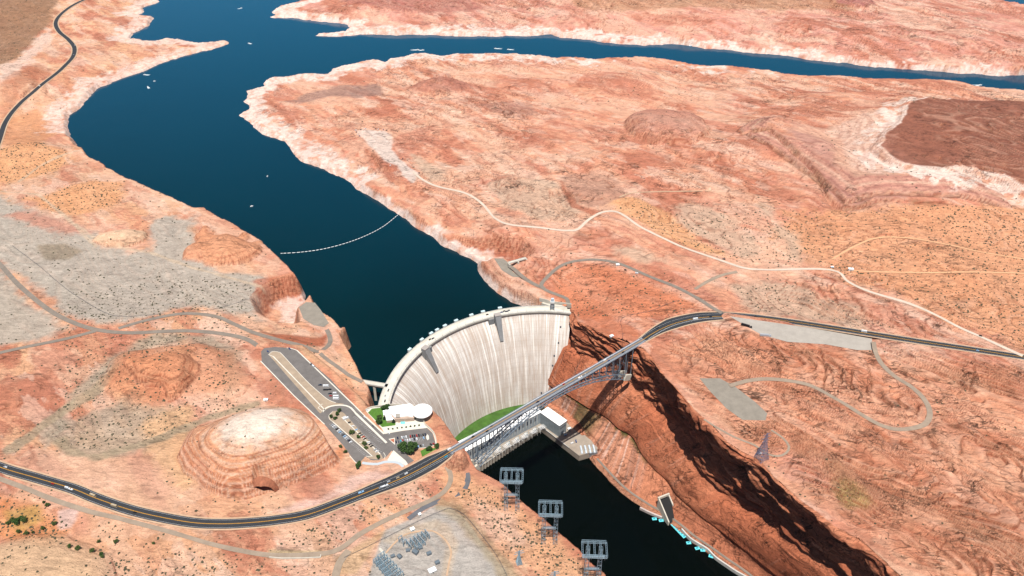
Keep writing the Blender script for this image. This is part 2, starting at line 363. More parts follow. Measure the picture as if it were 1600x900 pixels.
def wid(L, tab):
    """width along a line from (pixel-x, width) pairs"""
    xs = [800+FPX*p[0]/(p[1]*CP+(CAM_H-p[2])*SP) for p in L]
    return np.interp(xs, [t[0] for t in tab], [t[1] for t in tab])
wW = wid(LW, [(0,15.5),(400,15.5),(560,17),(600,21),(640,25),(675,25),(692,19),(708,11.6)])
wE = wid(LE, [(1003,11.6),(1020,17),(1050,27),(1100,25),(1140,19),(1200,14),(1600,13)])
level(LW, 10, 20); level(LE, 13, 22)
ROADS = [ # name, line, width, colour key, level?
 ('service_road', [(890,481),(888,474),(885,466),(872,461),(858,456),(848,450),(846,444),(852,436),(862,426),(875,416),(892,409.5),(915,406),(940,406),(965,411),(990,421),(1025,436),(1060,450),(1090,466),(1112,480),(1128,489)], 8, 'oldasphalt'),
 ('service_road', [(850,450),(835,444),(818,434),(805,422),(796,415)], 9, 'oldasphalt'),
 ('dirt_road', [(640,262),(658,279),(690,293),(730,303),(755,320),(775,342),(800,351),(850,356.5),(888,360.5),(903,358),(920,343),(940,332),(960,330),(976,337),(1000,354),(1040,374),(1080,391),(1130,408),(1165,419),(1200,421.5),(1300,422),(1325,440),(1360,456),(1420,474),(1460,491),(1500,512),(1530,525),(1565,541),(1598,556)], 6.5, 'dirt'),
 ('dirt_track', [(968,308),(985,302),(1010,300),(1060,299),(1112,298)], 4, 'shoulder'),
 ('dirt_track', [(1330,423),(1380,425),(1450,426),(1520,425),(1620,428)], 4, 'dust'),
 ('dirt_track', [(1300,405),(1335,385),(1370,372),(1420,372),(1480,382),(1540,395),(1620,408)], 4, 'dust'),
 ('gravel_road', [(1086,452),(1105,440),(1128,430),(1152,424.5)], 7, 'gravel'),
 ('gravel_road', [(1365,534),(1368,550),(1378,569),(1398,588),(1425,605),(1445,625),(1453,645),(1447,661),(1430,668),(1405,671),(1380,666),(1350,650),(1310,625),(1270,604),(1240,596),(1200,592),(1168,595),(1140,603)], 8, 'gravel'),
 ('dirt_track', [(1100,655),(1120,668),(1150,684),(1180,696),(1198,709),(1215,713),(1228,708),(1233,697),(1222,683),(1205,672)], 3.5, 'gravel'),
 ('desert_highway', [(150,-8),(128,1),(105,14),(91,27),(87,38),(93,50),(107,62),(116,74),(114,88),(100,104),(80,121),(55,141),(32,161),(14,182),(3,205),(-8,240)], 13, 'asphalt'),
 ('access_road', [(-20,396),(0,413),(30,446),(75,483),(110,502),(150,515),(200,520),(250,518),(300,517),(350,522),(385,530),(409,545)], 9, 'oldasphalt'),
 ('access_road', [(-20,556),(0,551),(50,540),(100,530),(150,517)], 8, 'oldasphalt'),
 ('access_road', [(185,513),(230,500),(285,490),(335,494),(365,506),(400,521),(440,532),(475,541),(496,549),(509,544),(516,535),(514,522),(508,511)], 8, 'oldasphalt'),
 ('service_road', [(500,552),(512,562),(530,575),(545,586),(560,594),(566,597)], 7, 'oldasphalt'),
 ('gravel_road', [(-30,735),(0,748),(40,763),(90,783),(140,799),(190,811),(240,824),(290,838),(330,850),(380,861),(430,868),(490,866),(520,862),(540,852),(560,836),(600,814),(640,796),(672,782),(694,768),(704,752),(703,738),(697,729)], 7, 'gravel'),
 ('dirt_track', [(545,860),(530,880),(522,910)], 10, 'gravel'),
 ('patched_road', [(729,739),(731,750),(726,764)], 8, 'newasphalt'),
 ('patched_road', [(718,771),(690,781),(660,795),(638,811)], 7, 'newasphalt'),
]
RL = []
for nm, P, w, k in ROADS:
    L = road_line(P)
    if 'dam' in nm: pass
    if k not in ('newasphalt',): level(L, w/2, 7 if w < 6 else 12)
    RL.append((nm, L, w, k))
PADZ = 210.
LOT = [(408,549),(413,544),(430,542),(450,543.5),(464,547),(481,562),(517,593),(552,632),(571,652),(601,677),(667,668.5),(676,677),(681,694),(672,699),(655,700.5),(640,702),(633,708),(650,722),(655,727),(646,735),(633,728),(612,704),(603,714),(592,719),(580,719),(571,713),(562,723),(555,722),(537,697),(507,663),(459,618),(430,590),(409,566)]
PADS = [('visitor_pad', [(398,552),(408,538),(470,540),(520,580),(570,630),(600,635),(668,635),(676,650),(690,665),(695,695),(660,722),(640,735),(590,735),(548,735),(500,675),(430,605),(395,570)], PADZ),
        ('bus_pull', [(1140,494),(1362,526),(1364,547),(1340,547),(1290,538),(1230,534),(1190,523),(1165,509)], None),
        ('overlook_pad', [(1093,591),(1125,591),(1150,605),(1180,628),(1199,646),(1196,657),(1160,656),(1135,638),(1110,612)], None),
        ('east_platform', [(772,404),(786,404),(796,412),(801,425),(815,434),(800,432),(784,422)], None),
        ('west_platform', [(467,480),(478,472),(492,473),(501,484),(514,505),(506,511),(490,508),(474,498)], None),
        ('viewpoint', [(556,205),(565,202),(600,202),(612,207),(615,222),(612,232),(625,250),(640,262),(655,270),(645,285),(630,275),(620,262),(600,258),(590,240),(575,222)], None),
        ('yard', [(560,920),(600,830),(680,792),(702,792),(722,805),(790,890),(800,920)], None)]
PZ = {}
for nm, P, z in PADS:
    q = GA(P) if z is None else WA(P, z); zz = z if z is not None else float(np.mean(base(q[:,0], q[:,1])))
    q = WA(P, zz); PZ[nm] = zz
    if nm == 'yard': zz = None
    s = sdf_local(GX, GY, q, 40); k = sst(-11 if nm == 'visitor_pad' else -16, -1, s)
    if zz is None: H = H*(1-k)+(B-.2)*k
    else: H = H*(1-k)+(zz-.25)*k
_r = mound(714,724,16,14,0,15, 3.2, .5, .06, 0, sd=3); MD['k5'] = np.minimum(MD['k5'], _r)
_a = G(412, 767); _m = (np.abs(GX-_a[0]) < 11.5) & (GY > _a[1]-1) & (GY < _a[1]+15); H = np.where(_m, np.minimum(H, _a[2]+1.5+np.maximum(0, 3-np.abs(GY-_a[1]))*.3), H)
# keep hive's foot steep above the lot, highway over the lot's corner
level(LW[-16:], 10, 12)
# ------------------------------------------------------------------ edges: the land falls to the water
SR = np.where(sE > sW, sE-4*nearR, sW); SR = np.maximum(SR, sF)
K = 1.0+3.5*sst(152, 185, B)+3*nearR
edge = np.where(SR < 0, np.abs(SR)*K, 0)
lip = sst(0, 10, SR)
H = np.where(SR < 0, np.minimum(H, B+1.2)-edge, np.minimum(H, B+1.2+ (H-B-1.2)*lip))
rivside = (GY < 1225)
damzone = nearR
H = np.maximum(H, np.where(rivside, -18., 118.))
# ------------------------------------------------------------------ slope, for where bare rock shows its beds
dzy, dzx = np.gradient(H); dxx = np.gradient(GX, axis=1); dyy = np.gradient(GY, axis=0)
SLP = np.hypot(dzx/dxx, dzy/dyy)
# ------------------------------------------------------------------ colours (what the sunlit surface shows, turned into albedo below)
def c3(r, g, b): return np.array(lin(r, g, b), np.float32)
C = np.empty(GX.shape+(3,), np.float32)
C[:] = c3(232,168,136)
C[west] = c3(234,180,142); C[far & ~west] = c3(224,164,146)
def mix(m, col, a=1.):
    global C
    m = np.clip(m*a, 0, 1)[...,None].astype(np.float32); C = C*(1-m)+np.array(col, np.float32)*m
nA = fbm(GX, GY, 180, 5, 6); nB = fbm(U1/2.5, V1, 60, 5, 1); nC = fbm(GX, GY, 26, 4, 2); nD = fbm(U1/4, V1, 16, 4, 3); nE = fbm(GX, GY, 8, 3, 5)
mix(sst(.05, .45, nA), c3(234,182,152), .7); mix(sst(.08, .5, -nA), c3(212,144,116), .5)
mix(sst(.1, .45, nB), c3(238,194,172), .6); mix(sst(.12, .45, -nB), c3(208,142,122), .55)
mix(sst(.15, .5, nD)*east, c3(244,206,186), .5); mix(sst(.15, .45, -nD)*(east | far), c3(198,124,104), .5)
nP = fbm(U1/2.4, V1, 62, 5, 7)+.25*nC
mix(sst(.13, .18, nP), c3(238,198,170), .45); mix(sst(.14, .18, -nP), c3(210,138,110), .5); mix(sst(.28, .32, -nP), c3(188,116,92), .5)
nQ = fbm(U1/3., V1, 24, 4, 2); mix(sst(.2, .25, nQ)*rock, c3(248,214,192), .45); mix(sst(.22, .26, -nQ)*rock, c3(196,122,96), .45)
mix(se, c3(226,158,122), .5); mix(se*sst(.1, .4, nB), c3(232,176,142), .6); mix(se*sst(.1, .5, -nD), c3(196,122,90), .6)
ZN = {}
def zone(P, col, a=1., soft=9, warp=16, m=60):
    s = poly(P, m, warp)+nC*warp*.7+nE*warp*.45; k = sst(-soft*1.4, soft*1.4, s); mix(k, c3(*col), a); return k
# west bank
g1 = zone([(-60,300),(0,305),(60,332),(120,352),(145,362),(150,385),(230,392),(235,350),(262,335),(300,345),(310,395),(345,425),(400,428),(420,445),(405,470),(408,500),(330,480),(285,482),(240,494),(150,505),(105,490),(60,455),(20,425),(-60,380)], (186,180,168), .92)
g1b = zone([(-60,400),(0,420),(60,480),(110,512),(60,530),(0,545),(-60,550)], (188,180,166), .9)
zone([(60,385),(100,382),(130,392),(110,405),(70,405)], (160,146,126), .9, 5, 6)
zone([(0,335),(40,330),(110,345),(140,362),(100,365),(30,350)], (206,140,116), .75)
zone([(240,520),(330,524),(380,545),(385,600),(350,630),(345,560),(300,530),(235,545),(150,600),(110,640),(95,690),(70,700),(60,680),(110,620),(170,560)], (178,168,148), .8, 8, 10)
zone([(90,660),(200,620),(280,650),(300,680),(180,715),(100,705)], (180,170,150), .65)
o1 = zone([(-40,225),(0,232),(60,222),(105,238),(100,262),(40,282),(-40,292)], (232,172,124), .85)
o2 = zone([(38,312),(100,296),(150,283),(190,282),(200,305),(160,325),(120,336),(80,330)], (232,170,122), .85)
zone([(0,190),(60,170),(90,200),(60,232),(0,225)], (224,160,116), .8)
tl = zone([(-120,-20),(110,-20),(86,20),(80,38),(56,60),(28,92),(0,104),(-120,104)], (158,122,94), .9, 12, 20)
zone([(0,102),(30,92),(56,62),(72,42),(84,44),(86,60),(60,82),(20,120),(0,130)], (242,212,194), .85, 8, 20)
zone([(0,130),(60,100),(80,110),(30,160),(0,200)], (196,130,98), .6)
bl = zone([(-40,770),(60,790),(110,820),(80,870),(20,850),(-40,830)], (226,150,98), .8, 8, 10)
zone([(12,800),(60,790),(70,812),(30,830)], (190,158,92), .7, 5, 6)
zone([(-40,860),(40,858),(120,865),(150,905),(140,960),(-40,960)], (228,190,152), .85, 6, 6)
zone([(92,800),(112,793),(126,795),(110,822),(96,826),(90,818)], (226,198,188), .8, 3, 4)
zone([(225,660),(290,640),(300,680),(305,740),(290,760),(250,740),(230,700)], (236,190,146), .8)
zone([(510,775),(540,745),(560,728),(600,735),(622,745),(560,768),(470,795),(420,800),(470,785)], (240,204,190), .85, 6, 10)
zone([(700,745),(760,760),(830,810),(900,870),(930,900),(860,910),(790,860),(740,800),(700,780)], (238,184,142), .8)
zone([(740,780),(790,800),(830,850),(800,860),(750,830)], (236,198,176), .7)
gy = zone([(565,920),(600,830),(680,792),(702,792),(722,805),(790,890),(800,920)], (192,186,178), 1., 2, 3)
zone([(600,845),(640,822),(680,812),(700,822),(715,850),(705,900),(690,900),(700,855),(680,825),(650,830),(610,850)], (216,194,166), .55, 3, 4)
zone([(690,780),(720,790),(800,880),(820,920),(795,920),(715,812),(685,792)], (176,158,126), .7, 4, 6)
zone([(418,857),(500,858),(520,868),(498,872),(420,872)], (208,188,148), .85, 2, 2)
zone([(520,868),(560,850),(600,830),(560,900),(530,900)], (214,180,138), .7, 3, 4)
zone([(470,545),(540,600),(570,630),(572,640),(545,615),(500,572),(455,542)], (206,170,136), .7, 4, 6)
zone([(400,440),(470,420),(480,440),(460,450),(420,455),(405,470)], (196,112,80), .7, 4, 8)
zone([(410,520),(450,523),(500,528),(512,520),(508,540),(480,542),(440,534)], (176,96,66), .85, 4, 4)
# east bank
zone([(1240,330),(1320,330),(1400,318),(1490,318),(1640,330),(1700,560),(1600,545),(1450,482),(1330,440),(1300,420),(1250,400),(1210,350)], (232,168,126), .85, 14, 34)
sc1 = zone([(945,312),(1000,308),(1060,345),(1110,380),(1150,402),(1100,395),(1040,372),(975,335)], (232,176,128), .8)
zone([(860,425),(900,410),(960,415),(1040,450),(1090,475),(1040,500),(960,500),(900,500),(870,455)], (224,142,104), .8, 8, 10)
for P in ([(760,292),(800,282),(850,288),(900,312),(920,328),(880,342),(830,338),(780,318)], [(1050,318),(1080,312),(1120,330),(1170,372),(1190,400),(1160,402),(1110,378),(1060,345)], [(950,385),(985,385),(1022,402),(1040,412),(1000,414),(960,396)], [(1145,445),(1200,438),(1260,446),(1340,482),(1340,512),(1250,500),(1180,490),(1155,470)], [(1190,320),(1210,340),(1240,365),(1252,390),(1250,405),(1235,400),(1225,370),(1200,345)], [(640,240),(660,245),(680,265),(700,285),(670,282),(650,262)]):
    zone(P, (212,184,160), .8, 8, 14)
zone([(880,278),(890,272),(940,270),(965,285),(985,304),(950,318),(925,326),(900,316),(885,300)], (198,152,130), .85, 4, 6)
zone([(876,285),(884,302),(900,318),(925,328),(945,330),(925,336),(895,325),(878,305)], (186,114,88), .8, 3, 4)
vpz = zone([(556,205),(565,202),(600,202),(612,207),(615,222),(612,232),(625,250),(640,262),(655,270),(645,285),(630,275),(620,262),(600,258),(590,240),(575,222)], (232,214,202), .95, 3, 4)
zone([(570,232),(590,245),(612,262),(622,280),(610,290),(595,268),(575,250)], (190,118,92), .8, 4, 6)
zone([(612,214),(650,200),(680,196),(665,228),(640,240),(618,226)], (196,128,104), .7, 5, 8)
zone([(452,158),(480,143),(520,134),(590,130),(600,148),(560,152),(520,150),(470,160)], (158,126,116), .75, 8, 14)
zone([(750,165),(830,158),(840,178),(780,180)], (176,136,122), .6, 8, 14)
zone([(700,300),(820,345),(850,357),(790,352),(760,330),(735,308)], (232,196,174), .6, 6, 10)
zone([(730,370),(800,372),(828,392),(822,405),(780,384),(735,388)], (168,92,68), .7, 5, 5)
pw = zone([(1225,210),(1300,190),(1340,170),(1400,180),(1390,240),(1420,290),(1350,320),(1300,310),(1270,270)], (232,186,160), .8, 10, 20)
zone([(1230,215),(1290,225),(1300,280),(1320,310),(1290,300),(1262,262)], (198,146,134), .7, 8, 20)
zone([(1300,300),(1380,285),(1500,285),(1510,305),(1400,308),(1340,324),(1305,320)], (196,142,126), .8, 5, 8)
zone([(1290,200),(1330,180),(1380,175),(1390,230),(1420,262),(1380,285),(1330,270),(1320,230)], (242,208,188), .7, 8, 24)
sb = side+nC*5; cb = sst(1, 5, sb)*sst(66, 50, sb)*sst(170, 140, dWa+0*sb)
mix(cb, c3(214,160,140), .8); mix(cb*sst(.1, .5, np.sin(sb*.42+nB*2)), c3(176,120,108), .7); mix(cb*sst(.55, .9, np.sin(sb*.21+1)), c3(244,206,180), .6); mix(sst(-3, 0, side)*sst(4, 1, side)*sst(120, 90, dWa), c3(96,56,44), .7)  # last mix: overhang shadow at the cliff foot, painted as a dark line
mix(sst(-75, -55, sM+nC*20)*sst(6, -6, sM)*sst(-.12, .02, nC+.6*nE), c3(252,234,220), .85)
mk = sst(-46, -30, sM+nC*14)*sst(6, -6, sM); mix(mk*sst(-.35, .1, nC+.1), c3(250,228,214), .95)
mix(sst(-3, 3, sM+nC*4), c3(150,96,78), .95); mix(sst(-3, 3, sM)*sst(0, .4, nA), c3(166,106,84), .5)
mix(sst(14, 4, dWa)*sst(-.2, .3, nC), c3(120,96,62), .5)
zone([(1300,752),(1322,750),(1352,768),(1368,790),(1352,802),(1325,796),(1308,780)], (178,162,98), .85, 5, 8)
zone([(1290,720),(1310,725),(1330,745),(1310,750),(1295,738)], (200,150,110), .6)
zone([(1200,700),(1280,720),(1300,760),(1240,745)], (232,172,150), .6)
zone([(1090,645),(1140,690),(1200,740),(1180,715),(1150,690),(1110,655)], (236,176,150), .6)
# far shore
zone([(880,-10),(1320,-10),(1330,14),(1100,10),(900,12)], (188,142,108), .7, 14, 30)
zone([(520,-10),(700,-10),(760,12),(700,22),(600,16),(540,8)], (180,112,100), .7, 10, 30)
zone([(1290,-10),(1340,-10),(1370,10),(1350,14),(1310,8)], (176,108,104), .8, 6, 10)
# rim of the canyon near the dam: red
zone([(893,486),(925,480),(1000,520),(1000,545),(955,532),(915,512)], (206,126,92), .8, 6, 10)
for P_, w_ in (([(20,700),(60,670),(100,640),(150,610),(180,580)], 10), ([(95,690),(110,705),(150,713),(200,700),(260,680),(330,650),(400,630)], 7)): mix(sst(w_+4, w_-3, line_local(GX, GY, GA(P_)[:, :2], 60)+nC*8), c3(176,160,134), .85)
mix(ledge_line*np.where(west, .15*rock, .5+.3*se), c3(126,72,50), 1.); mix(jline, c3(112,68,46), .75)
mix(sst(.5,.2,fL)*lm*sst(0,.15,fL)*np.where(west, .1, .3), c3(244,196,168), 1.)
for P_, w_ in (([(118,350),(165,384),(235,394),(300,418),(345,430),(410,448)], 3), ([(30,285),(60,262),(110,238),(160,225)], 3), ([(0,300),(60,305),(110,345),(150,385)], 2.5)): mix(sst(w_+2, w_-1, line_local(GX, GY, GA(P_)[:, :2], 60)+nC*3), c3(214,192,166), .7)
# mounds
r = MD['hive']; mix(sst(1.05, .9, r), c3(228,156,116)); mix(sst(1., .5, r), c3(240,190,150), .7); mix(sst(.62, .22, r+nC*.2+nE*.12), c3(255,240,224), .9)
for k_ in ('knob','k4'): mix(sst(1.02, .9, MD[k_]), c3(232,164,124), .85)
mix(sst(1., .8, MD['knob2']), c3(222,150,110), .6)
mix(sst(1.02, .9, MD['k3']), c3(242,206,172), .9); mix(sst(1., .85, MD['k5']), c3(224,170,140), .8); mix(sst(1., .8, MD['k6']), c3(228,192,156), .7)
mix(sst(1., .75, MD['b1']), c3(184,122,104), .75); mix(sst(1.1, .9, MD['b1t']), c3(226,180,160), .9); mix(sst(1., .85, MD['b2']), c3(206,152,132), .7)
# the bleached band that the lake left when it stood higher
ringw = 16+nC*6+nB*5
ringw = 17+nC*9+nB*6; ring = sst(143+ringw, 143+ringw*.82, H)*sst(64, 44, S-nC*34-nE*14)*(GY > 1150)*(S > -20)
mix(ring*np.where(west, .8, 1)*sst(-.75, -.1, nC+.2*nD), c3(248,226,214), .93)
mix(ring*sst(.1, .4, nE+nB*.5), c3(222,176,152), .7)
# beds in steep rock
Hw = H+n_big*5+n_mid*.8+nB*.6
band = (np.sin(Hw*2.1)*.5+.5)*(np.sin(Hw*.77+1)*.5+.5)
stp = sst(.35, .9, SLP)*(ring < .3)
mix(stp*sst(.15, .75, band), c3(170,98,72), .75); mix(stp*sst(.3, .0, band), c3(232,170,134), .45)
rr = MD['hive']; hb = (rr < 1)*sst(.35, .6, rr); mix(hb*sst(.2, .7, band), c3(204,134,104), .5); mix(hb*sst(.12, 0, band), c3(246,212,190), .5)
mix(pw*sst(.45, .9, np.sin(Hw*1.3)*.5+.5)*.6, c3(186,130,112), .6)
# dark joints
mix(crk*inl*rock*np.where(west, .25, .5), c3(120,72,52), .8)
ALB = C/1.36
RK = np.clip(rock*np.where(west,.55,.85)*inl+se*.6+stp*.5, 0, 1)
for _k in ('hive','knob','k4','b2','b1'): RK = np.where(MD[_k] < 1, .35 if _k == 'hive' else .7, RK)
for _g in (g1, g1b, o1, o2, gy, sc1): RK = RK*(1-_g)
_l = ALB.mean(-1, keepdims=True); ALB = ALB*np.array([.97,.925,.90], np.float32)
# ------------------------------------------------------------------ rock material
def rock_material(name, specks=True, strata=0.):
    m = bpy.data.materials.new(name); m.use_nodes = True; nt = m.node_tree; N = nt.nodes.new; L = nt.links.new
    b = nt.nodes['Principled BSDF']; b.inputs['Roughness'].default_value = .95; b.inputs['Specular IOR Level'].default_value = .15
    at = N('ShaderNodeAttribute'); at.attribute_name = 'Col'; geo = N('ShaderNodeNewGeometry')
    def noise(sc, det=6, rgh=.6, vec=None, dist=0.):
        n = N('ShaderNodeTexNoise'); n.inputs['Scale'].default_value = sc; n.inputs['Detail'].default_value = det; n.inputs['Roughness'].default_value = rgh; n.inputs['Distortion'].default_value = dist
        L(vec or geo.outputs['Position'], n.inputs['Vector']); return n.outputs['Fac']
    def mr(v, a, c, lo, hi):
        r = N('ShaderNodeMapRange'); r.inputs['From Min'].default_value = a; r.inputs['From Max'].default_value = c; r.inputs['To Min'].default_value = lo; r.inputs['To Max'].default_value = hi; L(v, r.inputs['Value']); return r.outputs[0]
    def mul(a, c):
        r = N('ShaderNodeMath'); r.operation = 'MULTIPLY'; L(a, r.inputs[0]); L(c, r.inputs[1]); return r.outputs[0]
    # stretched along the beds
    mp = N('ShaderNodeMapping'); mp.inputs['Rotation'].default_value = (0, 0, R_(44)); mp.inputs['Scale'].default_value = (.5, 1, 1); L(geo.outputs['Position'], mp.inputs['Vector'])
    n1 = noise(.045, 9, .65); n2 = noise(.16, 8, .7, mp.outputs[0], .6); n3 = noise(.6, 5, .7); n4 = noise(.075, 7, .62, mp.outputs[0], 1.2)
    f = mul(mul(mr(n1, .3, .7, .84, 1.17), mr(n2, .3, .7, .78, 1.24)), mr(n3, .3, .7, .84, 1.18))
    f = mul(f, mr(n4, .33, .42, .76, 1.))            # varnish
    def seam(sc, vec, wdt, lo, dist, gsc):
        n = noise(sc, 4, .55, vec, dist); s = N('ShaderNodeMath'); s.operation = 'SUBTRACT'; L(n, s.inputs[0]); s.inputs[1].default_value = .5
        a = N('ShaderNodeMath'); a.operation = 'ABSOLUTE'; L(s.outputs[0], a.inputs[0]); e = mr(a.outputs[0], wdt*.35, wdt, 1-lo, 0.)
        g = mr(noise(gsc, 3, .5), .49, .62, 0., 1.); g = mul(g, at.outputs['Alpha']); g = mul(e, g)
        i = N('ShaderNodeMath'); i.operation = 'SUBTRACT'; i.inputs[0].default_value = 1.; L(g, i.inputs[1]); return i.outputs[0]
    mpS = N('ShaderNodeMapping'); mpS.inputs['Rotation'].default_value = (0, 0, R_(44)); mpS.inputs['Scale'].default_value = (.25, 1, 1); L(geo.outputs['Position'], mpS.inputs['Vector'])
    f = mul(f, seam(.05, mpS.outputs[0], .026, .30, .6, .02)); f = mul(f, seam(.018, None, .009, .32, .2, .013)); f = mul(f, seam(.10, mpS.outputs[0], .04, .45, .4, .035))
    def beds(sc, k_, wdt, lo, gsc):
        n = noise(sc, 3, .45, mp.outputs[0], .3); a = N('ShaderNodeMath'); a.operation = 'MULTIPLY'; L(n, a.inputs[0]); a.inputs[1].default_value = k_
        p = N('ShaderNodeMath'); p.operation = 'PINGPONG'; L(a.outputs[0], p.inputs[0]); p.inputs[1].default_value = .5; e = mr(p.outputs[0], wdt*.3, wdt, 1-lo, 0.)
        g = mul(e, mul(mr(noise(gsc, 4, .6), .46, .56, 0., 1.), at.outputs['Alpha'])); i = N('ShaderNodeMath'); i.operation = 'SUBTRACT'; i.inputs[0].default_value = 1.; L(g, i.inputs[1]); return i.outputs[0]
    f = mul(f, beds(.012, 34., .10, .45, .03)); f = mul(f, beds(.03, 26., .09, .6, .05))
    v = N('ShaderNodeVectorMath'); v.operation = 'SCALE'; L(at.outputs['Color'], v.inputs[0]); L(f, v.inputs['Scale']); col = v.outputs[0]
    if strata:
        mp2 = N('ShaderNodeMapping'); mp2.inputs['Scale'].default_value = (.02, .02, .5); L(geo.outputs['Position'], mp2.inputs['Vector'])
        ns = noise(1., 6, .6, mp2.outputs[0], .4)
        v2 = N('ShaderNodeVectorMath'); v2.operation = 'SCALE'; L(col, v2.inputs[0]); L(mr(ns, .35, .65, 1-strata, 1+strata*.7), v2.inputs['Scale']); col = v2.outputs[0]
    L(col, b.inputs['Base Color'])
    bp = N('ShaderNodeBump'); bp.inputs['Distance'].default_value = 4.; bp.inputs['Strength'].default_value = 1.; L(n2, bp.inputs['Height'])
    bp2 = N('ShaderNodeBump'); bp2.inputs['Distance'].default_value = 1.6; bp2.inputs['Strength'].default_value = .8; L(n3, bp2.inputs['Height']); L(bp.outputs[0], bp2.inputs['Normal'])
    L(bp2.outputs[0], b.inputs['Normal'])
    return m
MROCK = rock_material('desert_rock')
def grid_mesh(name, X, Y, Z, A, m, keep=None, al=None):
    ny, nx = X.shape; co = np.stack([X, Y, Z], -1).reshape(-1, 3).astype(np.float32)
    idx = np.arange(ny*nx).reshape(ny, nx)
    q = np.stack([idx[:-1,:-1], idx[:-1,1:], idx[1:,1:], idx[1:,:-1]], -1).reshape(-1, 4)
    if keep is not None: q = q[keep.reshape(-1)]
    me = bpy.data.meshes.new(name); me.vertices.add(len(co)); me.vertices.foreach_set('co', co.ravel())
    me.loops.add(len(q)*4); me.loops.foreach_set('vertex_index', q.ravel().astype(np.int32))
    me.polygons.add(len(q)); me.polygons.foreach_set('loop_start', np.arange(0, len(q)*4, 4, dtype=np.int32))
    me.update(calc_edges=True)
    me.polygons.foreach_set('use_smooth', np.ones(len(q), bool))
    a = me.color_attributes.new('Col', 'FLOAT_COLOR', 'POINT')
    a.data.foreach_set('color', np.c_[A.reshape(-1, 3), (np.ones(len(co)) if al is None else al.reshape(-1))].astype(np.float32).ravel())
    me.materials.append(m); me.update(); o = bpy.data.objects.new(name, me); COL.objects.link(o); return o
low = H < np.where(rivside, -16, 120.)
wallside = (sE < 3.5) & (sE > sW) & (GY < 1222) & (GX > 60) & (sE > -400)
keep = ~(wallside[:-1,:-1] | wallside[1:,1:]) & ~(low[:-1,:-1] & low[1:,:-1] & low[:-1,1:] & low[1:,1:])
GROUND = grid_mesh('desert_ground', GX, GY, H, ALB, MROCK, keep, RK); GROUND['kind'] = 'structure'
HF = H.astype(np.float32)
_ly = math.log(4600/470.)
def ground(x, y):
    """height of the finished ground"""
    x = np.asarray(x, float); y = np.asarray(y, float)
    v = np.clip(np.log(np.maximum(y, 470.1)/470)/_ly*(NY-1), 0, NY-1.01); hw = .74*(.819*y+503)+40
    u = np.clip((x/hw+1)/2*(NX-1), 0, NX-1.01); i = u.astype(int); j = v.astype(int); u = u-i; v = v-j
    return (HF[j,i]*(1-u)+HF[j,i+1]*u)*(1-v)+(HF[j+1,i]*(1-u)+HF[j+1,i+1]*u)*v
def GT(px, py, it=14):
    """where the view through a traced point meets the finished ground"""
    z = G(px, py)[2]
    for _ in range(it):
        p = W(px, py, z); z = .5*z+.5*float(ground(p.x, p.y))
    return W(px, py, z)
# land beyond the modelled strip, out to the horizon
mdist = mat('far_desert', lin(205,150,125,.7), .95, noise=.12, nscale=.004)
hw0, hw1 = .74*(.819*470+503)+40-2, .74*(.819*4600+503)+40-4
F = 30000.
fm = MB(); z0 = 150.
fm.add([(-hw0,471,z0),(hw0,471,z0),(hw1,4598,z0),(-hw1,4598,z0),(-F,-F,z0),(F,-F,z0),(F,F*1.5,z0),(-F,F*1.5,z0)], [(4,5,1,0),(5,6,2,1),(6,7,3,2),(7,4,0,3)])
o = fm.build('distant_ground', mdist); o['kind'] = 'structure'
# ================================================================== DAM GEOMETRY CONSTANTS
DC = Vector((55.3, 959.2)); A0, A1 = R_(180.0), R_(77.6)
def dam_pt(a, r, z): return Vector((DC.x+r*math.cos(a), DC.y+r*math.sin(a), z))
ZF = [-12, 5, 37, 76, 95, 115, 135, 150, 160, 168, 171.5]; RF = [179, 182, 188.5, 197.5, 203, 211, 222, 232, 241, 250.5, 252]
def face_r(z): return float(np.interp(z, ZF, RF))
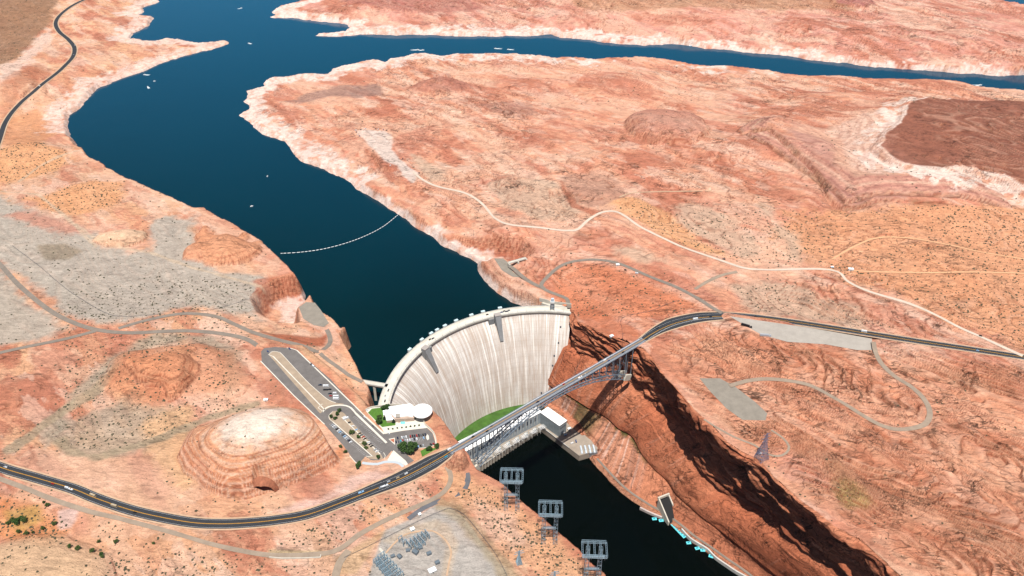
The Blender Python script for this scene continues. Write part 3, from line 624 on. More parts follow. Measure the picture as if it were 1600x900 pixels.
# ================================================================== WATER
def water(name, base_c, rough, bscale, bdist, pts, z, deep=None, spec=.5):
    m = bpy.data.materials.new(name); m.use_nodes = True; nt = m.node_tree; b = nt.nodes['Principled BSDF']
    b.inputs['Base Color'].default_value = (*base_c, 1); b.inputs['Roughness'].default_value = rough; b.inputs['IOR'].default_value = 1.33; b.inputs['Specular IOR Level'].default_value = spec*.42
    g = nt.nodes.new('ShaderNodeNewGeometry'); n = nt.nodes.new('ShaderNodeTexNoise'); n.inputs['Scale'].default_value = bscale; n.inputs['Detail'].default_value = 5
    nt.links.new(g.outputs['Position'], n.inputs['Vector']); bp = nt.nodes.new('ShaderNodeBump'); bp.inputs['Distance'].default_value = bdist; bp.inputs['Strength'].default_value = .6
    nt.links.new(n.outputs['Fac'], bp.inputs['Height']); nt.links.new(bp.outputs[0], b.inputs['Normal'])
    n2 = nt.nodes.new('ShaderNodeTexNoise'); n2.inputs['Scale'].default_value = .0022; n2.inputs['Detail'].default_value = 4; nt.links.new(g.outputs['Position'], n2.inputs['Vector'])
    r = nt.nodes.new('ShaderNodeMix'); r.data_type = 'RGBA'; r.inputs['A'].default_value = (*base_c, 1); r.inputs['B'].default_value = (*(deep or base_c), 1)
    q = nt.nodes.new('ShaderNodeMapRange'); q.inputs['From Min'].default_value = .35; q.inputs['From Max'].default_value = .65; nt.links.new(n2.outputs['Fac'], q.inputs['Value']); nt.links.new(q.outputs[0], r.inputs['Factor'])
    nt.links.new(r.outputs['Result'], b.inputs['Base Color'])
    if spec == .5:  # lake brightens with distance: sky reflection and haze painted into its colour
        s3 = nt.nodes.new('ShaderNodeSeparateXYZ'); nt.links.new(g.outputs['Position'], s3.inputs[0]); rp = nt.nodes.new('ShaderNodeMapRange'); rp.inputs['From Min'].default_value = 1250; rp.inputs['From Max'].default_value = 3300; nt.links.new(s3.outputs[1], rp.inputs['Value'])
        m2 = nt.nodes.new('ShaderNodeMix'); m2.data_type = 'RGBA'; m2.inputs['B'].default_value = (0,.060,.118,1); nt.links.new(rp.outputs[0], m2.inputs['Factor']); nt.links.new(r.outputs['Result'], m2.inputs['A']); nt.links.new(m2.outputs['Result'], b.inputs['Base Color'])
    return sheet(name, pts, m, z)
arc = [dam_pt(A0+(A1-A0)*k/40, 262, 0) for k in range(41)]
lake_pts = [(-7000,940),(-300,940),(-215,953)]+[(p.x, p.y) for p in arc[1:]]+[(140,1216),(7000,1216),(7000,9000),(-7000,9000)]
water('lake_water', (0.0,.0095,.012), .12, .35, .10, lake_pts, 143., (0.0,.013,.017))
water('river_water', (.0004,.0014,.0012), .08, .3, .05, [(-500,560),(-500,1140),(260,1140),(1500,1140),(1500,100),(-500,100)], 0., (.0012,.0024,.0010), .22)
# ================================================================== CANYON WALL (the sunlit east wall of the gorge)
# stations: shore/base, undercut line, foot of the ledges, rim
def W8(*p): return tuple(W(*q) for q in p)
ST = [ # C0, C1, C2, C3: base, undercut, foot of the ledges, rim (places on the ground, metres)
 ((28,1168,6),  (52,1170,45), (88,1192,120),(109,1214,182)),
 ((44,1150,8),  (66,1154,48), (94,1172,124),(111,1188,186)),
 ((60,1136,10), (80,1138,50), (99,1152,128),(113,1164,190)),
 ((76,1118,12), (97,1124,52), (116,1136,130),(124,1146,195)),
 ((94,1098,12), (114,1108,52),(134,1121,131),(140,1130,198)),
 ((112,1074,12),(137,1090,48),(160,1102,128),(169,1096,205)),
 ((124,1050,6), (156,1078,46),(186,1079,122),(200,1070,209)),
 ((131,1027,0), (172,1065,45),(206,1058,116),(216,1058,210)),
 ((146,997,0),  (188,1040,45),(228,1028,108),(234,1015,209)),
 W8((958,758,0),  (988,684,42),  (1034,662,104),  (1060,616,208)),
 W8((978,776,0),  (1004,712,38), (1052,680,104),  (1078,638,207)),
 W8((1003,793,0),  (1024,735,38), (1068,700,100),  (1102,662,207)),
 W8((1022,804,0),  (1042,752,37), (1082,724,92),  (1133,694,206)),
 W8((1040,814,0),  (1058,775,35), (1094,750,80),  (1158,711,205)),
 W8((1062,832,0),  (1080,795,34), (1114,772,78),  (1183,722,205)),
 W8((1085,850,0),  (1100,812,34), (1138,793,79),  (1205,749,205)),
 W8((1108,866,0),  (1122,828,34), (1165,812,84),  (1226,767,205)),
 W8((1130,882,0),  (1143,845,34), (1190,828,92),  (1252,789,206)),
 W8((1160,903,0),  (1172,868,34), (1218,848,99),  (1276,806,207)),
 W8((1200,935,0),  (1212,900,34), (1252,872,105), (1302,827,208)),
 W8((1250,975,0),  (1262,935,34), (1295,904,108), (1342,849,208)),
 W8((1330,1040,0), (1340,990,34), (1370,966,110), (1397,899,210)),
 W8((1420,1110,0), (1430,1050,34),(1450,1026,110),(1470,965,210))]
cur = [np.array([tuple(s[k]) for s in ST], float) for k in range(4)]
NS, NT = 900, 300
t_in = np.linspace(0, len(ST)-1, NS)
def along(c):
    out = np.empty((NS, 3))
    for i, t in enumerate(t_in):
        k = min(int(t), len(ST)-2); f = t-k; p0, p1, p2, p3 = c[max(k-1,0)], c[k], c[k+1], c[min(k+2, len(ST)-1)]
        out[i] = .5*((2*p1)+(-p0+p2)*f+(2*p0-5*p1+4*p2-p3)*f*f+(-p0+3*p1-3*p2+p3)*f**3)
    return out
CC = [along(c) for c in cur]
d = np.gradient(CC[3][:,:2], axis=0); d /= np.linalg.norm(d, axis=1)[:,None]
nrm = np.stack([d[:,1], -d[:,0]], 1)          # towards the river
nrm = np.where((nrm@np.array([-.7,-.7]) < 0)[:,None], -nrm, nrm)
for _ in range(30): nrm = (np.roll(nrm, 1, 0)+nrm+np.roll(nrm, -1, 0))/3
nrm[:2] = nrm[2]; nrm[-2:] = nrm[-3]; nrm /= np.linalg.norm(nrm, axis=1)[:,None]
low_ = CC[0].copy(); low_[:,2] -= 14; low_[:,:2] += nrm*4
inn = CC[3].copy(); inn[:,:2] -= nrm*7; inn[:,2] -= .4
rimz = CC[3].copy(); rimz[:,2] += .3
# bench below the undercut: shore, then path level, then slope
C0b = CC[0].copy(); C0b[:,:2] -= nrm*5; C0b[:,2] += 6.
C0c = CC[0].copy(); C0c[:,:2] -= nrm*11; C0c[:,2] += 7.
_s = np.cumsum(np.r_[0, np.linalg.norm(np.diff(CC[3][:,:2], axis=0), axis=1)]); fd = sst(360, 280, _s)[:,None]
C1a = CC[1].copy(); C1a[:,:2] -= nrm*(5*fd); C1a[:,2] -= 3*fd[:,0]   # the undercut itself
C2o = CC[2].copy(); C2i = CC[2].copy(); C2i[:,:2] -= nrm*(9+5*np.sin(np.arange(NS)*.021)[:,None]); C2i[:,2] += 8
C1b = CC[1].copy(); C1b[:,:2] += nrm*1.5; C1b[:,2] += 4
rows = [(0,low_),(.05,CC[0]),(.09,C0b),(.12,C0c),(.27,CC[1]),(.285,C1a),(.31,C1b),(.60,C2o),(.625,C2i),(.965,rimz),(1.,inn)]
T = np.linspace(0, 1, NT); Xw = np.empty((NT, NS)); Yw = Xw.copy(); Zw = Xw.copy()
for j, t in enumerate(T):
    k = max(i for i in range(len(rows)-1) if rows[i][0] <= t+1e-9) if t < 1 else len(rows)-2
    f = (t-rows[k][0])/(rows[k+1][0]-rows[k][0]); a, b_ = rows[k][1], rows[k+1][1]
    p = a*(1-f)+b_*f
    if rows[k][0] == .31: p[:,:2] += nrm*(math.sin(math.pi*f)*4)        # the smooth slab bulges
    if rows[k][0] == .625: p[:,:2] -= nrm*(math.sin(math.pi*f)*4)
    if rows[k][0] == .12: p[:,:2] -= nrm*(math.sin(math.pi*f)*2)
    Xw[j], Yw[j], Zw[j] = p[:,0], p[:,1], p[:,2]
SW = np.cumsum(np.r_[0, np.linalg.norm(np.diff(CC[3][:,:2], axis=0), axis=1)])[None,:].repeat(NT, 0)
TT = T[:,None].repeat(NS, 1)
# beds dip to the lower right in the picture: ledges follow z + slope*s
bed = Zw+SW*.10+fbm(SW, Zw*2, 120, 4, 2)*34
up = sst(.61, .66, TT)*sst(.985, .95, TT)
midm = sst(.3, .36, TT)*sst(.61, .57, TT); lowm = sst(.1, .15, TT)*sst(.28, .25, TT)
def ledge(b, p, sharp=.75):
    f = b/p-np.floor(b/p); return np.where(f < sharp, f/sharp, (1-f)/(1-sharp))   # grows upward, then cuts back: an overhang's lip
q1 = ledge(bed, 15., .86); q2 = ledge(bed+fbm(SW, Zw, 40, 2, 4)*6, 6.3, .8)
gate = sst(-.2, .25, fbm(SW, bed*3, 90, 3, 1))
disp = up*(q1*6.5*gate+q2*3.*gate-2.5) + up*fbm(SW, bed*2.2, 38, 4, 3)*13
nn = fbm(SW, Zw, 80, 4, 5)
disp += midm*(nn*5+q1*1.6*sst(.1, .4, fbm(SW, bed*2, 110, 3, 2))+q2*.35*sst(0,.3,fbm(SW,bed*2,70,3,7))) + lowm*(nn*3+fbm(SW, Zw*.2, 9, 3, 6)*2.2)
disp += sst(.3, .2, TT)*sst(.02, .06, TT)*fbm(SW, Zw, 14, 3, 4)*1.6
disp += sst(.15, .3, TT)*up*0
near_dam = sst(60, 10, SW)
N2 = nrm[None].repeat(NT, 0)
Xw += N2[...,0]*disp; Yw += N2[...,1]*disp
# colours
Cw = np.empty(Xw.shape+(3,), np.float32); Cw[:] = c3(206,126,92)
def mixw(m, col):
    global Cw
    m = np.clip(m, 0, 1)[...,None].astype(np.float32); Cw = Cw*(1-m)+c3(*col)*m
mixw(sst(0, .5, nn)*.7, (222,148,112)); mixw(sst(.05, .5, -nn)*.6, (184,104,74))
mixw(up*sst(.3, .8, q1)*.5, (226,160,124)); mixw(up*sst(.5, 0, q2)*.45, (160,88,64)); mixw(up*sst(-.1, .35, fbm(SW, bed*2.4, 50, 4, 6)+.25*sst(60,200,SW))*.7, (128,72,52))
mixw(lowm*.8*(.3+.7*sst(380, 300, SW)), (214,158,130)); _k = sst(380, 300, SW)

stk = sst(.05, .4, fbm(SW*1., Zw*.06+SW*.12, 5, 3, 2))
mixw(lowm*stk*.7*_k, (150,112,96)); mixw(lowm*sst(.1, .4, fbm(SW, Zw*.06, 7, 3, 5))*.6*_k, (236,208,196))
stk2 = sst(.12, .4, fbm(SW, Zw*.08, 7, 3, 6)); mixw(midm*stk2*.15*sst(0,.4,nn), (160,96,74)); mixw(midm*sst(.3, .5, fbm(SW, Zw*.08, 9, 3, 1))*.3, (228,178,154))
vg = sst(.245, .27, TT)*sst(.315, .295, TT); mixw(vg*sst(-.2, .2, fbm(SW, Zw, 12, 3, 3))*sst(420, 300, SW), (92,92,48))
mixw(sst(.14, .06, TT)*.7, (208,160,132)); mixw(sst(.055, .045, TT), (96,86,60))
mixw(sst(25, 5, SW)*.5, (190,120,92))
gs = sst(.12, .14, TT)*sst(.27, .25, TT)*sst(95, 120, SW)*sst(200, 175, SW); mixw(gs*.8, (112,104,66))
mixw(sst(.95, .985, TT)*.8, (222,150,116))
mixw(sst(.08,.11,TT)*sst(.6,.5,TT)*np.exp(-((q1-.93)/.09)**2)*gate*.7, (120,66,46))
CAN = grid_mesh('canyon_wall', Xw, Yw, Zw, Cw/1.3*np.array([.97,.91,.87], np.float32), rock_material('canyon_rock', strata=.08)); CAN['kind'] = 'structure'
def wall_at(px, py):
    """place on the canyon wall seen at a traced point"""
    w_ = Yw*CP+(CAM_H-Zw)*SP; ix = 800+FPX*Xw/w_; iy = 450-FPX*(Yw*SP+(Zw-CAM_H)*CP)/w_
    k = np.argmin((ix-px)**2+(iy-py)**2+(TT > .96)*1e6+np.clip(w_-w_.min(), 0, 1e9)*1e-4); j, i = np.unravel_index(k, Xw.shape)
    return Vector((Xw[j,i], Yw[j,i], Zw[j,i])), Vector((*nrm[i], 0))
# ================================================================== ROAD RIBBONS
def asphalt(name, c, streak=.18):
    m = bpy.data.materials.new(name); m.use_nodes = True; nt = m.node_tree; b = nt.nodes['Principled BSDF']; b.inputs['Roughness'].default_value = .9; b.inputs['Specular IOR Level'].default_value = .2
    g = nt.nodes.new('ShaderNodeNewGeometry'); n = nt.nodes.new('ShaderNodeTexNoise'); n.inputs['Scale'].default_value = .08; n.inputs['Detail'].default_value = 8; n.inputs['Roughness'].default_value = .7
    nt.links.new(g.outputs['Position'], n.inputs['Vector']); r = nt.nodes.new('ShaderNodeMapRange'); r.inputs['From Min'].default_value = .3; r.inputs['From Max'].default_value = .7; r.inputs['To Min'].default_value = 1-streak; r.inputs['To Max'].default_value = 1+streak
    nt.links.new(n.outputs['Fac'], r.inputs['Value']); v = nt.nodes.new('ShaderNodeVectorMath'); v.operation = 'SCALE'; v.inputs[0].default_value = c; nt.links.new(r.outputs[0], v.inputs['Scale']); nt.links.new(v.outputs[0], b.inputs['Base Color']); return m
MA = {'asphalt': asphalt('asphalt_dark', lin(58,60,64,.75)), 'oldasphalt': asphalt('asphalt_old', lin(142,130,118,.72)), 'lot': asphalt('asphalt_lot', lin(124,118,114,.7)), 'dirt': asphalt('dirt_pale', lin(228,208,188,.66), .12),
      'dust': asphalt('dust', lin(228,176,134,.74), .1), 'gravel': asphalt('gravel_road_surface', lin(176,156,136,.62)), 'grit': asphalt('grit', lin(176,160,136,.7)), 'newasphalt': asphalt('asphalt_patch', lin(112,112,116,.7)), 'shoulder': asphalt('shoulder_gravel', lin(206,172,142,.7)),
      'concrete': asphalt('pale_concrete', lin(232,224,208,.72), .08), 'tan': asphalt('tan_bed', lin(176,156,134,.72)), 'padgrey': asphalt('pad_grey', lin(196,186,174,.6), .12), 'padold': asphalt('pad_old', lin(164,154,140,.6), .16)}
MWHITE = mat('white_line', (.6,.6,.6), .7); MYEL = mat('yellow_line', lin(238,170,40,.8), .7)
def sides(L, off):
    d = np.gradient(L[:,:2], axis=0); d /= np.linalg.norm(d, axis=1)[:,None]+1e-9
    n = np.stack([-d[:,1], d[:,0]], 1); P = L.copy(); P[:,:2] += n*np.asarray(off).reshape(-1, 1); return P
def ribbon(mb, L, w, dz=.1, o=0., z=None):
    w = np.broadcast_to(w, (len(L),)); a = sides(L, o-w/2); b = sides(L, o+w/2); a[:,2] += dz; b[:,2] += dz
    if z is not None: a[:,2] = z; b[:,2] = z
    n = len(L); vs = np.vstack([a, b]).tolist(); return mb.add(vs, [(i, i+1, n+i+1, n+i) for i in range(n-1)])
NAMES = {}
for nm, L, w, k in RL:
    mb = MB()
    if nm == 'desert_highway':
        sh = MB(); ribbon(sh, L, 20, .05); s = sh.build('road_shoulder', MA['shoulder']); s['kind'] = 'structure'
    wv = np.full(len(L), float(w)) + fbm(np.arange(len(L))*7., np.arange(len(L))*0., 60, 3, 3)*(.25*w if k in ('dirt','dust','gravel','grit') else 0)
    ribbon(mb, L, wv, .12); o = mb.build(nm, MA[k]); o['kind'] = 'structure'
# the highway, west and east of the bridge
for L, w, side in ((LW, wW, 0), (LE, wE, 1)):
    sh = MB(); ribbon(sh, L, w+5, .02); o = sh.build('road_shoulder', MA['shoulder']); o['kind'] = 'structure'
    mb = MB(); ribbon(mb, L, w, .12); o = mb.build('highway', MA['asphalt']); o['kind'] = 'structure'
    mk_ = MB().use(MYEL)
    off = (np.where(w > 16, -.6, 0) if not side else (w-12)*-.12)
    ribbon(mk_, L, .28, .20, off-.32); ribbon(mk_, L, .28, .20, off+.32)
    mk_.use(MWHITE); e = np.minimum(w/2-.9, 6.2)
    ribbon(mk_, L, .2, .20, -e); ribbon(mk_, L, .2, .20, e)
    if not side: ribbon(mk_, L[-18:], .25, .20, -3.6)
    else: ribbon(mk_, L[2:40], .3, .20, -5.2)
    o = mk_.build('road_marking', None); o['kind'] = 'structure'
def pad(name, P, z, m, dz=.0): 
    q = WA(P, z); q = [tuple(p) for p in q]; return sheet(name, q, m, z+dz)
pad('bus_pullout', PADS[1][1], PZ['bus_pull'], MA['padgrey'])
pad('overlook_lot', PADS[2][1], PZ['overlook_pad'], MA['padold'])
pad('dam_platform', PADS[3][1], PZ['east_platform'], MA['padold'], .2)
pad('dam_platform', PADS[4][1], PZ['west_platform'], MA['padold'], .2)
pad('parking_lot', LOT, PADZ, MA['lot'])
# shore path below the canyon wall
pth = np.array([C0b[i]*.5+C0c[i]*.5 for i in range(0, NS, 6) if 232 < SW[0,i] < 900]); pth[:,2] += .9
mb = MB(); ribbon(mb, pth, 4.2, .2); o = mb.build('shore_road', MA['oldasphalt']); o['kind'] = 'structure'
# ---- car park details (kerbs, walks, islands, stall lines), all on the level pad
def on(P, z=PADZ): return WA(P, z)
def kerb(mb, P, w, h=.18, z=PADZ, step=5.):
    L = smooth_line(on(P, z), step); n = len(L); a = sides(L, -w/2); b = sides(L, w/2); vs = []
    for zz in (z-.1, z+h):
        for p in a: vs.append((p[0], p[1], zz))
        for p in b: vs.append((p[0], p[1], zz))
    fs = []
    for i in range(n-1):
        fs += [(2*n+i, 2*n+i+1, 3*n+i+1, 3*n+i), (i, 2*n+i, 2*n+i+1, i+1)[::-1], (n+i, n+i+1, 3*n+i+1, 3*n+i)[::-1]]
    mb.add(vs, fs)
def straight(mb, a, b, w, h=.18): 
    p = on([a, b]); mb.beam((p[0][0], p[0][1], PADZ+h/2), (p[1][0], p[1][1], PADZ+h/2), w, h)
def slab(name, P, m, h=.14, z=PADZ, kind='structure'):
    q = on(P, z); mb = MB(); mb.prism([(a[0], a[1]) for a in q], z-.1, z+h); o = mb.build(name, m); 
    if kind: o['kind'] = kind
    return o
slab('island_bed', [(420,554.5),(424,550),(429,549),(436,550.5),(441,554),(476,592),(494,609),(512,624),(525,629.5),(538,631),(530,633),(518,635),(508,641),(500,646)], MA['tan'])
slab('island_bed', [(514,655),(514,648),(520,642.5),(528,642),(537,645),(596,711),(599,717),(590,718),(577,716.5),(573,713),(583,712)], MA['tan'])
k = MB()
for P in ([(420,554.5),(424,550),(429,549),(436,550.5),(441,554),(476,592),(494,609),(512,624),(525,629.5)],): kerb(k, P, .8)
straight(k, (427,557), (508,641), 1.6)
straight(k, (419,554), (427,557), .9); straight(k, (497,637), (505,644), .8); straight(k, (497,637), (504,631), .8)
kerb(k, [(504,644),(509,638),(518,634.5),(530,633),(541,634),(549,638),(556,646)], 2.6)
straight(k, (556,646), (604,692), 3.2, .2)
straight(k, (520,659), (582,713), 1.4); straight(k, (534,652), (594,709.5), 1.4); straight(k, (561,692), (573,688), .9); straight(k, (572,713), (583,713), .9)
kerb(k, [(600,717),(602,712),(599,707)], .7); kerb(k, [(520,659),(515,655),(514,649),(520,643)], .7)
straight(k, (407,564), (459,618), 1.5); straight(k, (459,618), (507,663), 1.4); straight(k, (546,712), (557,724), 1.0)
straight(k, (464,547.5), (552,632), 1.8, .22); straight(k, (552,632), (572,652), 1.6, .2); straight(k, (572,652), (600,678), 2.4, .2)
kerb(k, [(448,543.5),(457,545),(464,547.5)], 1.2)
kerb(k, [(668,668),(676,675),(680,684),(681.5,694)], 1.8); 
kerb(k, [(681,694),(672,698.5),(655,700),(646,701)], .8)
o = k.build('kerb', MA['concrete']); o['kind'] = 'structure'
slab('sidewalk', [(596,668.5),(620,661),(650,656),(663,660),(668.5,666),(668,668.5),(630,673),(601,678)], MA['concrete'])
slab('sidewalk', [(571,641),(580,637),(640,634),(640,657),(622,660),(619,666),(600,669),(596,669),(574,645)], MA['concrete'], .10)
slab('traffic_island', [(614.7,703.5),(605,719),(610,721.5),(625,722),(634,728),(640,729),(634,720)], MA['concrete'])
slab('traffic_island', [(607,686),(617,684),(617,695)], MA['concrete'])
slab('planting_bed', [(609,687),(616,685.5),(616,692)], mat('red_bed', lin(190,110,80,.7)), .25)
slab('traffic_island', [(666,681),(668,678.5),(670,681),(670.5,686),(668,688),(666,685)], MA['concrete'])
cw = MB(); kerb(cw, [(566,723),(575,724.5),(590,725),(600,722),(611,721.5),(622,723),(629,728),(632,734)], 4.4, .16); o = cw.build('footpath', mat('bluish_walk', lin(196,204,208,.72))); o['kind'] = 'structure'
# stall lines
st_ = MB()
def stalls(a, b, n, ln, dirpx, w=.16):
    A, B_ = on([a, b]); D = on([dirpx[0], dirpx[1]]); dd = (D[1]-D[0])[:2]; dd /= np.linalg.norm(dd)
    for i in range(n+1):
        p = A[:2]+(B_[:2]-A[:2])*i/n; st_.beam((p[0], p[1], PADZ+.05), (p[0]+dd[0]*ln, p[1]+dd[1]*ln, PADZ+.05), w, .03)
stalls((519,661), (578,714), 30, 5., ((560,700),(553,704)))
stalls((536,651), (592,707), 30, 5., ((560,680),(568,677)))
stalls((556,650), (598,691), 20, 4.5, ((570,680),(563,683)))
stalls((619,693), (660,686), 17, 4.8, ((640,690),(638,683))); stalls((619,693), (660,686), 17, 4.8, ((640,683),(642,690)))
o = st_.build('stall_lines', MWHITE); o['kind'] = 'structure'
# lawns
MG = mat('lawn_grass', lin(92,134,50,.62), .95, noise=.22, nscale=.35)
for P in ([(575,645),(581,638.6),(609,635.5),(601,641),(599,651),(604,657),(618,660),(618,664.5),(597,667.5)], [(657,705),(664,700.8),(700,699.5),(690,708),(675,714),(660,714.5)]):
    o = slab('lawn', P, MG, .2, kind=None); o['kind'] = 'stuff'; o['label'] = 'mown green lawn beside the visitor centre'
def cone_lawn():
    a0, a1 = R_(151), R_(96); n = 30
    inn_ = [dam_pt(a0+(a1-a0)*i/n, 183.2, 0) for i in range(n+1)]; 
    q = [(p.x, p.y) for p in inn_]+[(W(830,640,12).x, W(830,640,12).y), (W(725,690,12).x, W(725,690,12).y)]
    o = sheet('lawn', q, mat('dam_lawn', lin(78,116,46,.62), .95, noise=.25, nscale=.12), 12.4, None); o['kind'] = 'stuff'; o['label'] = 'curved green lawn at the foot of the dam'
cone_lawn()
# ================================================================== DAM
def conc(name, c, v=.12, sc=.12): return mat(name, c, .85, noise=v, nscale=sc)
MC = conc('crest_concrete', lin(222,214,198,.66)); MCD = conc('grey_concrete', lin(158,158,158,.56)); MCL = conc('light_concrete', lin(214,212,206,.7)); MRF = mat('white_roof', (.80,.80,.79), .6, noise=.04, nscale=.1)
MST = mat('steel_paint', lin(150,164,178,.62), .5, .3); MSTD = mat('steel_dark', lin(96,104,116,.6), .5, .3); MGAL = mat('galvanised_steel', lin(158,184,198,.68), .5, .2)
def dam_face_material():
    m = bpy.data.materials.new('dam_face_concrete'); m.use_nodes = True; nt = m.node_tree; N = nt.nodes.new; L = nt.links.new; b = nt.nodes['Principled BSDF']; b.inputs['Roughness'].default_value = .9
    uv = N('ShaderNodeUVMap'); uv.uv_map = 'UVMap'
    def noise(sx, sy, sc, det=6, rg=.6, dist=0):
        mp = N('ShaderNodeMapping'); mp.inputs['Scale'].default_value = (sx, sy, 1); L(uv.outputs[0], mp.inputs['Vector']); n = N('ShaderNodeTexNoise'); n.inputs['Scale'].default_value = sc; n.inputs['Detail'].default_value = det; n.inputs['Roughness'].default_value = rg; n.inputs['Distortion'].default_value = dist; L(mp.outputs[0], n.inputs['Vector']); return n.outputs['Fac']
    def mr(v, a, c, lo, hi):
        r = N('ShaderNodeMapRange'); r.inputs['From Min'].default_value = a; r.inputs['From Max'].default_value = c; r.inputs['To Min'].default_value = lo; r.inputs['To Max'].default_value = hi; L(v, r.inputs['Value']); return r.outputs[0]
    def mx(f, a, c):
        r = N('ShaderNodeMix'); r.data_type = 'RGBA'; L(f, r.inputs['Factor'])
        for s, x in (('A', a), ('B', c)):
            if isinstance(x, tuple): r.inputs[s].default_value = (*x, 1)
            else: L(x, r.inputs[s])
        return r.outputs['Result']
    big = noise(1, 1, .018, 5); st = noise(1, .05, .35, 6, .65); fine = noise(1, .3, .5, 5, .7)
    c = mx(mr(big, .35, .65, 0, 1), lin(232,228,222,.76), lin(208,198,188,.72))
    c = mx(mr(st, .40, .60, 0, .85), c, lin(192,170,152,.72))
    c = mx(mr(noise(1, .035, .22, 4, .5), .55, .68, 0, .9), c, lin(252,246,236,.78))
    # white runs down the block joints
    sx = N('ShaderNodeSeparateXYZ'); L(uv.outputs[0], sx.inputs[0]); wob = noise(.02, .03, 1., 2)
    ad = N('ShaderNodeMath'); ad.operation = 'MULTIPLY_ADD'; L(wob, ad.inputs[0]); ad.inputs[1].default_value = 5.; L(sx.outputs[0], ad.inputs[2])
    fr = N('ShaderNodeMath'); fr.operation = 'PINGPONG'; L(ad.outputs[0], fr.inputs[0]); fr.inputs[1].default_value = 11.5
    j = mr(fr.outputs[0], .3, 2.2, 1, 0); g = mr(noise(1, .05, .12, 4), .42, .6, 0., .9)
    jm = N('ShaderNodeMath'); jm.operation = 'MULTIPLY'; L(j, jm.inputs[0]); L(g, jm.inputs[1]); c = mx(jm.outputs[0], c, lin(255,252,246,.8))
    # lift lines
    fz = N('ShaderNodeMath'); fz.operation = 'PINGPONG'; L(sx.outputs[1], fz.inputs[0]); fz.inputs[1].default_value = 4.5
    lz = mr(fz.outputs[0], 0, .5, .3, 0); c = mx(lz, c, lin(170,140,120,.7))
    c = mx(mr(fine, .3, .7, .22, 0), c, lin(186,164,148,.7))
    L(c, b.inputs['Base Color']); return m
dam = empty('concrete_dam', dam_pt(R_(128), 200, 0)); tag(dam, 'tall pale concrete arch dam streaked white holding back the lake', 'dam')
dloc = Matrix.Translation(-dam.location)
def dchild(mb, name, m=None, parent=None, smooth=False):
    base_ = dam.location
    mb.v = [(x-base_.x, y-base_.y, z-base_.z) for x, y, z in mb.v]; return mb.build(name, m, parent or dam, smooth)
def child(mb, root, name, m=None, parent=None, smooth=False):
    """mesh given in world metres, stored relative to its thing"""
    if root.rotation_euler.z:
        c, s = math.cos(-root.rotation_euler.z), math.sin(-root.rotation_euler.z)
        mb.v = [((x-root.location.x)*c-(y-root.location.y)*s, (x-root.location.x)*s+(y-root.location.y)*c, z-root.location.z) for x, y, z in mb.v]
    else: mb.v = [(x-root.location.x, y-root.location.y, z-root.location.z) for x, y, z in mb.v]
    return mb.build(name, m, parent or root, smooth)
na, nz = 180, 70; zz = np.linspace(-12, 171.5, nz); aa = np.linspace(A0+.02, A1, na); mb = MB(); uvs = []
for z in zz:
    r = face_r(z)
    for a in aa: p = dam_pt(a, r, z); mb.v.append((p.x, p.y, z)); uvs.append(((A0-a)*256, z))
for j in range(nz-1):
    for i in range(na-1): mb.f.append((j*na+i, j*na+i+1, (j+1)*na+i+1, (j+1)*na+i)); mb.m.append(0)
face = dchild(mb, 'dam_face', dam_face_material(), smooth=True)
ul = face.data.uv_layers.new(name='UVMap'); vi = np.empty(len(face.data.loops), np.int32); face.data.loops.foreach_get('vertex_index', vi); ul.data.foreach_set('uv', np.array(uvs, np.float32)[vi].ravel())
def arc_solid(mb, ra, rb, z0, z1, a0=A0, a1=A1, n=120):
    vs = []
    for i in range(n+1):
        a = a0+(a1-a0)*i/n
        for r, z in ((ra, z0), (rb, z0), (rb, z1), (ra, z1)): p = dam_pt(a, r, z); vs.append(p)
    fs = [(4*i+k, 4*i+(k+1) % 4, 4*i+4+(k+1) % 4, 4*i+4+k) for i in range(n) for k in range(4)]+[(0,3,2,1), (4*n,4*n+1,4*n+2,4*n+3)]
    mb.add(vs, fs)
mb = MB(); arc_solid(mb, 252, 266.5, 120, 176.2); dchild(mb, 'upstream_wall', MC)
mb = MB(); arc_solid(mb, 249.6, 268, 176.2, 178, A0+.0, A1-.045); dchild(mb, 'crest_slab', MC)
mb = MB(); arc_solid(mb, 254, 263, 178, 178.06, A0, A1-.03); dchild(mb, 'crest_road', MA['concrete'])
for r in (249.6, 267.4): mb = MB(); arc_solid(mb, r, r+.6, 178, 179.2, A0, A1-.045); dchild(mb, 'parapet', MCL)
mb = MB(); arc_solid(mb, 253.2, 253.9, 178, 178.3, A0, A1-.03); dchild(mb, 'kerb', MCL)
for px, py, wd in ((665.5,548,13), (776.5,494,13)):
    q = W(px, py, 178); a = math.atan2(q.y-DC.y, q.x-DC.x); hw = wd/2/250
    mb = MB().use(MCD); arc_solid(mb, 243.5, 251.5, 150, 184, a+hw*.9, a-hw*.9, 4)
    vs = [dam_pt(a+s_*hw*w__, r, z) for z, r, w__ in ((183.8, 243, .9), (141, 222.5, .55)) for s_, r in ((1, r), (-1, r), (-1, 250), (1, 250))]; mb.add(vs, [(0,1,2,3),(7,6,5,4),(0,4,5,1),(1,5,6,2),(2,6,7,3),(3,7,4,0)]); t_ = dchild(mb, 'elevator_tower', None)
    mb = MB(); arc_solid(mb, 242.1, 252, 184, 184.8, a+hw*.95, a-hw*.95, 4); dchild(mb, 'tower_roof', mat('tower_cap', lin(186,176,168,.65)), t_)
    # the bay beside the tower
    s_ = 1 if px > 700 else -1
    mb = MB(); arc_solid(mb, 246.6, 252.5, 164, 176.2, a+s_*hw*1.0, a+s_*hw*2.6, 4); dchild(mb, 'balcony_bay', MCD)
MTQ = mat('turquoise_roof', lin(206,230,234,.75), .5)
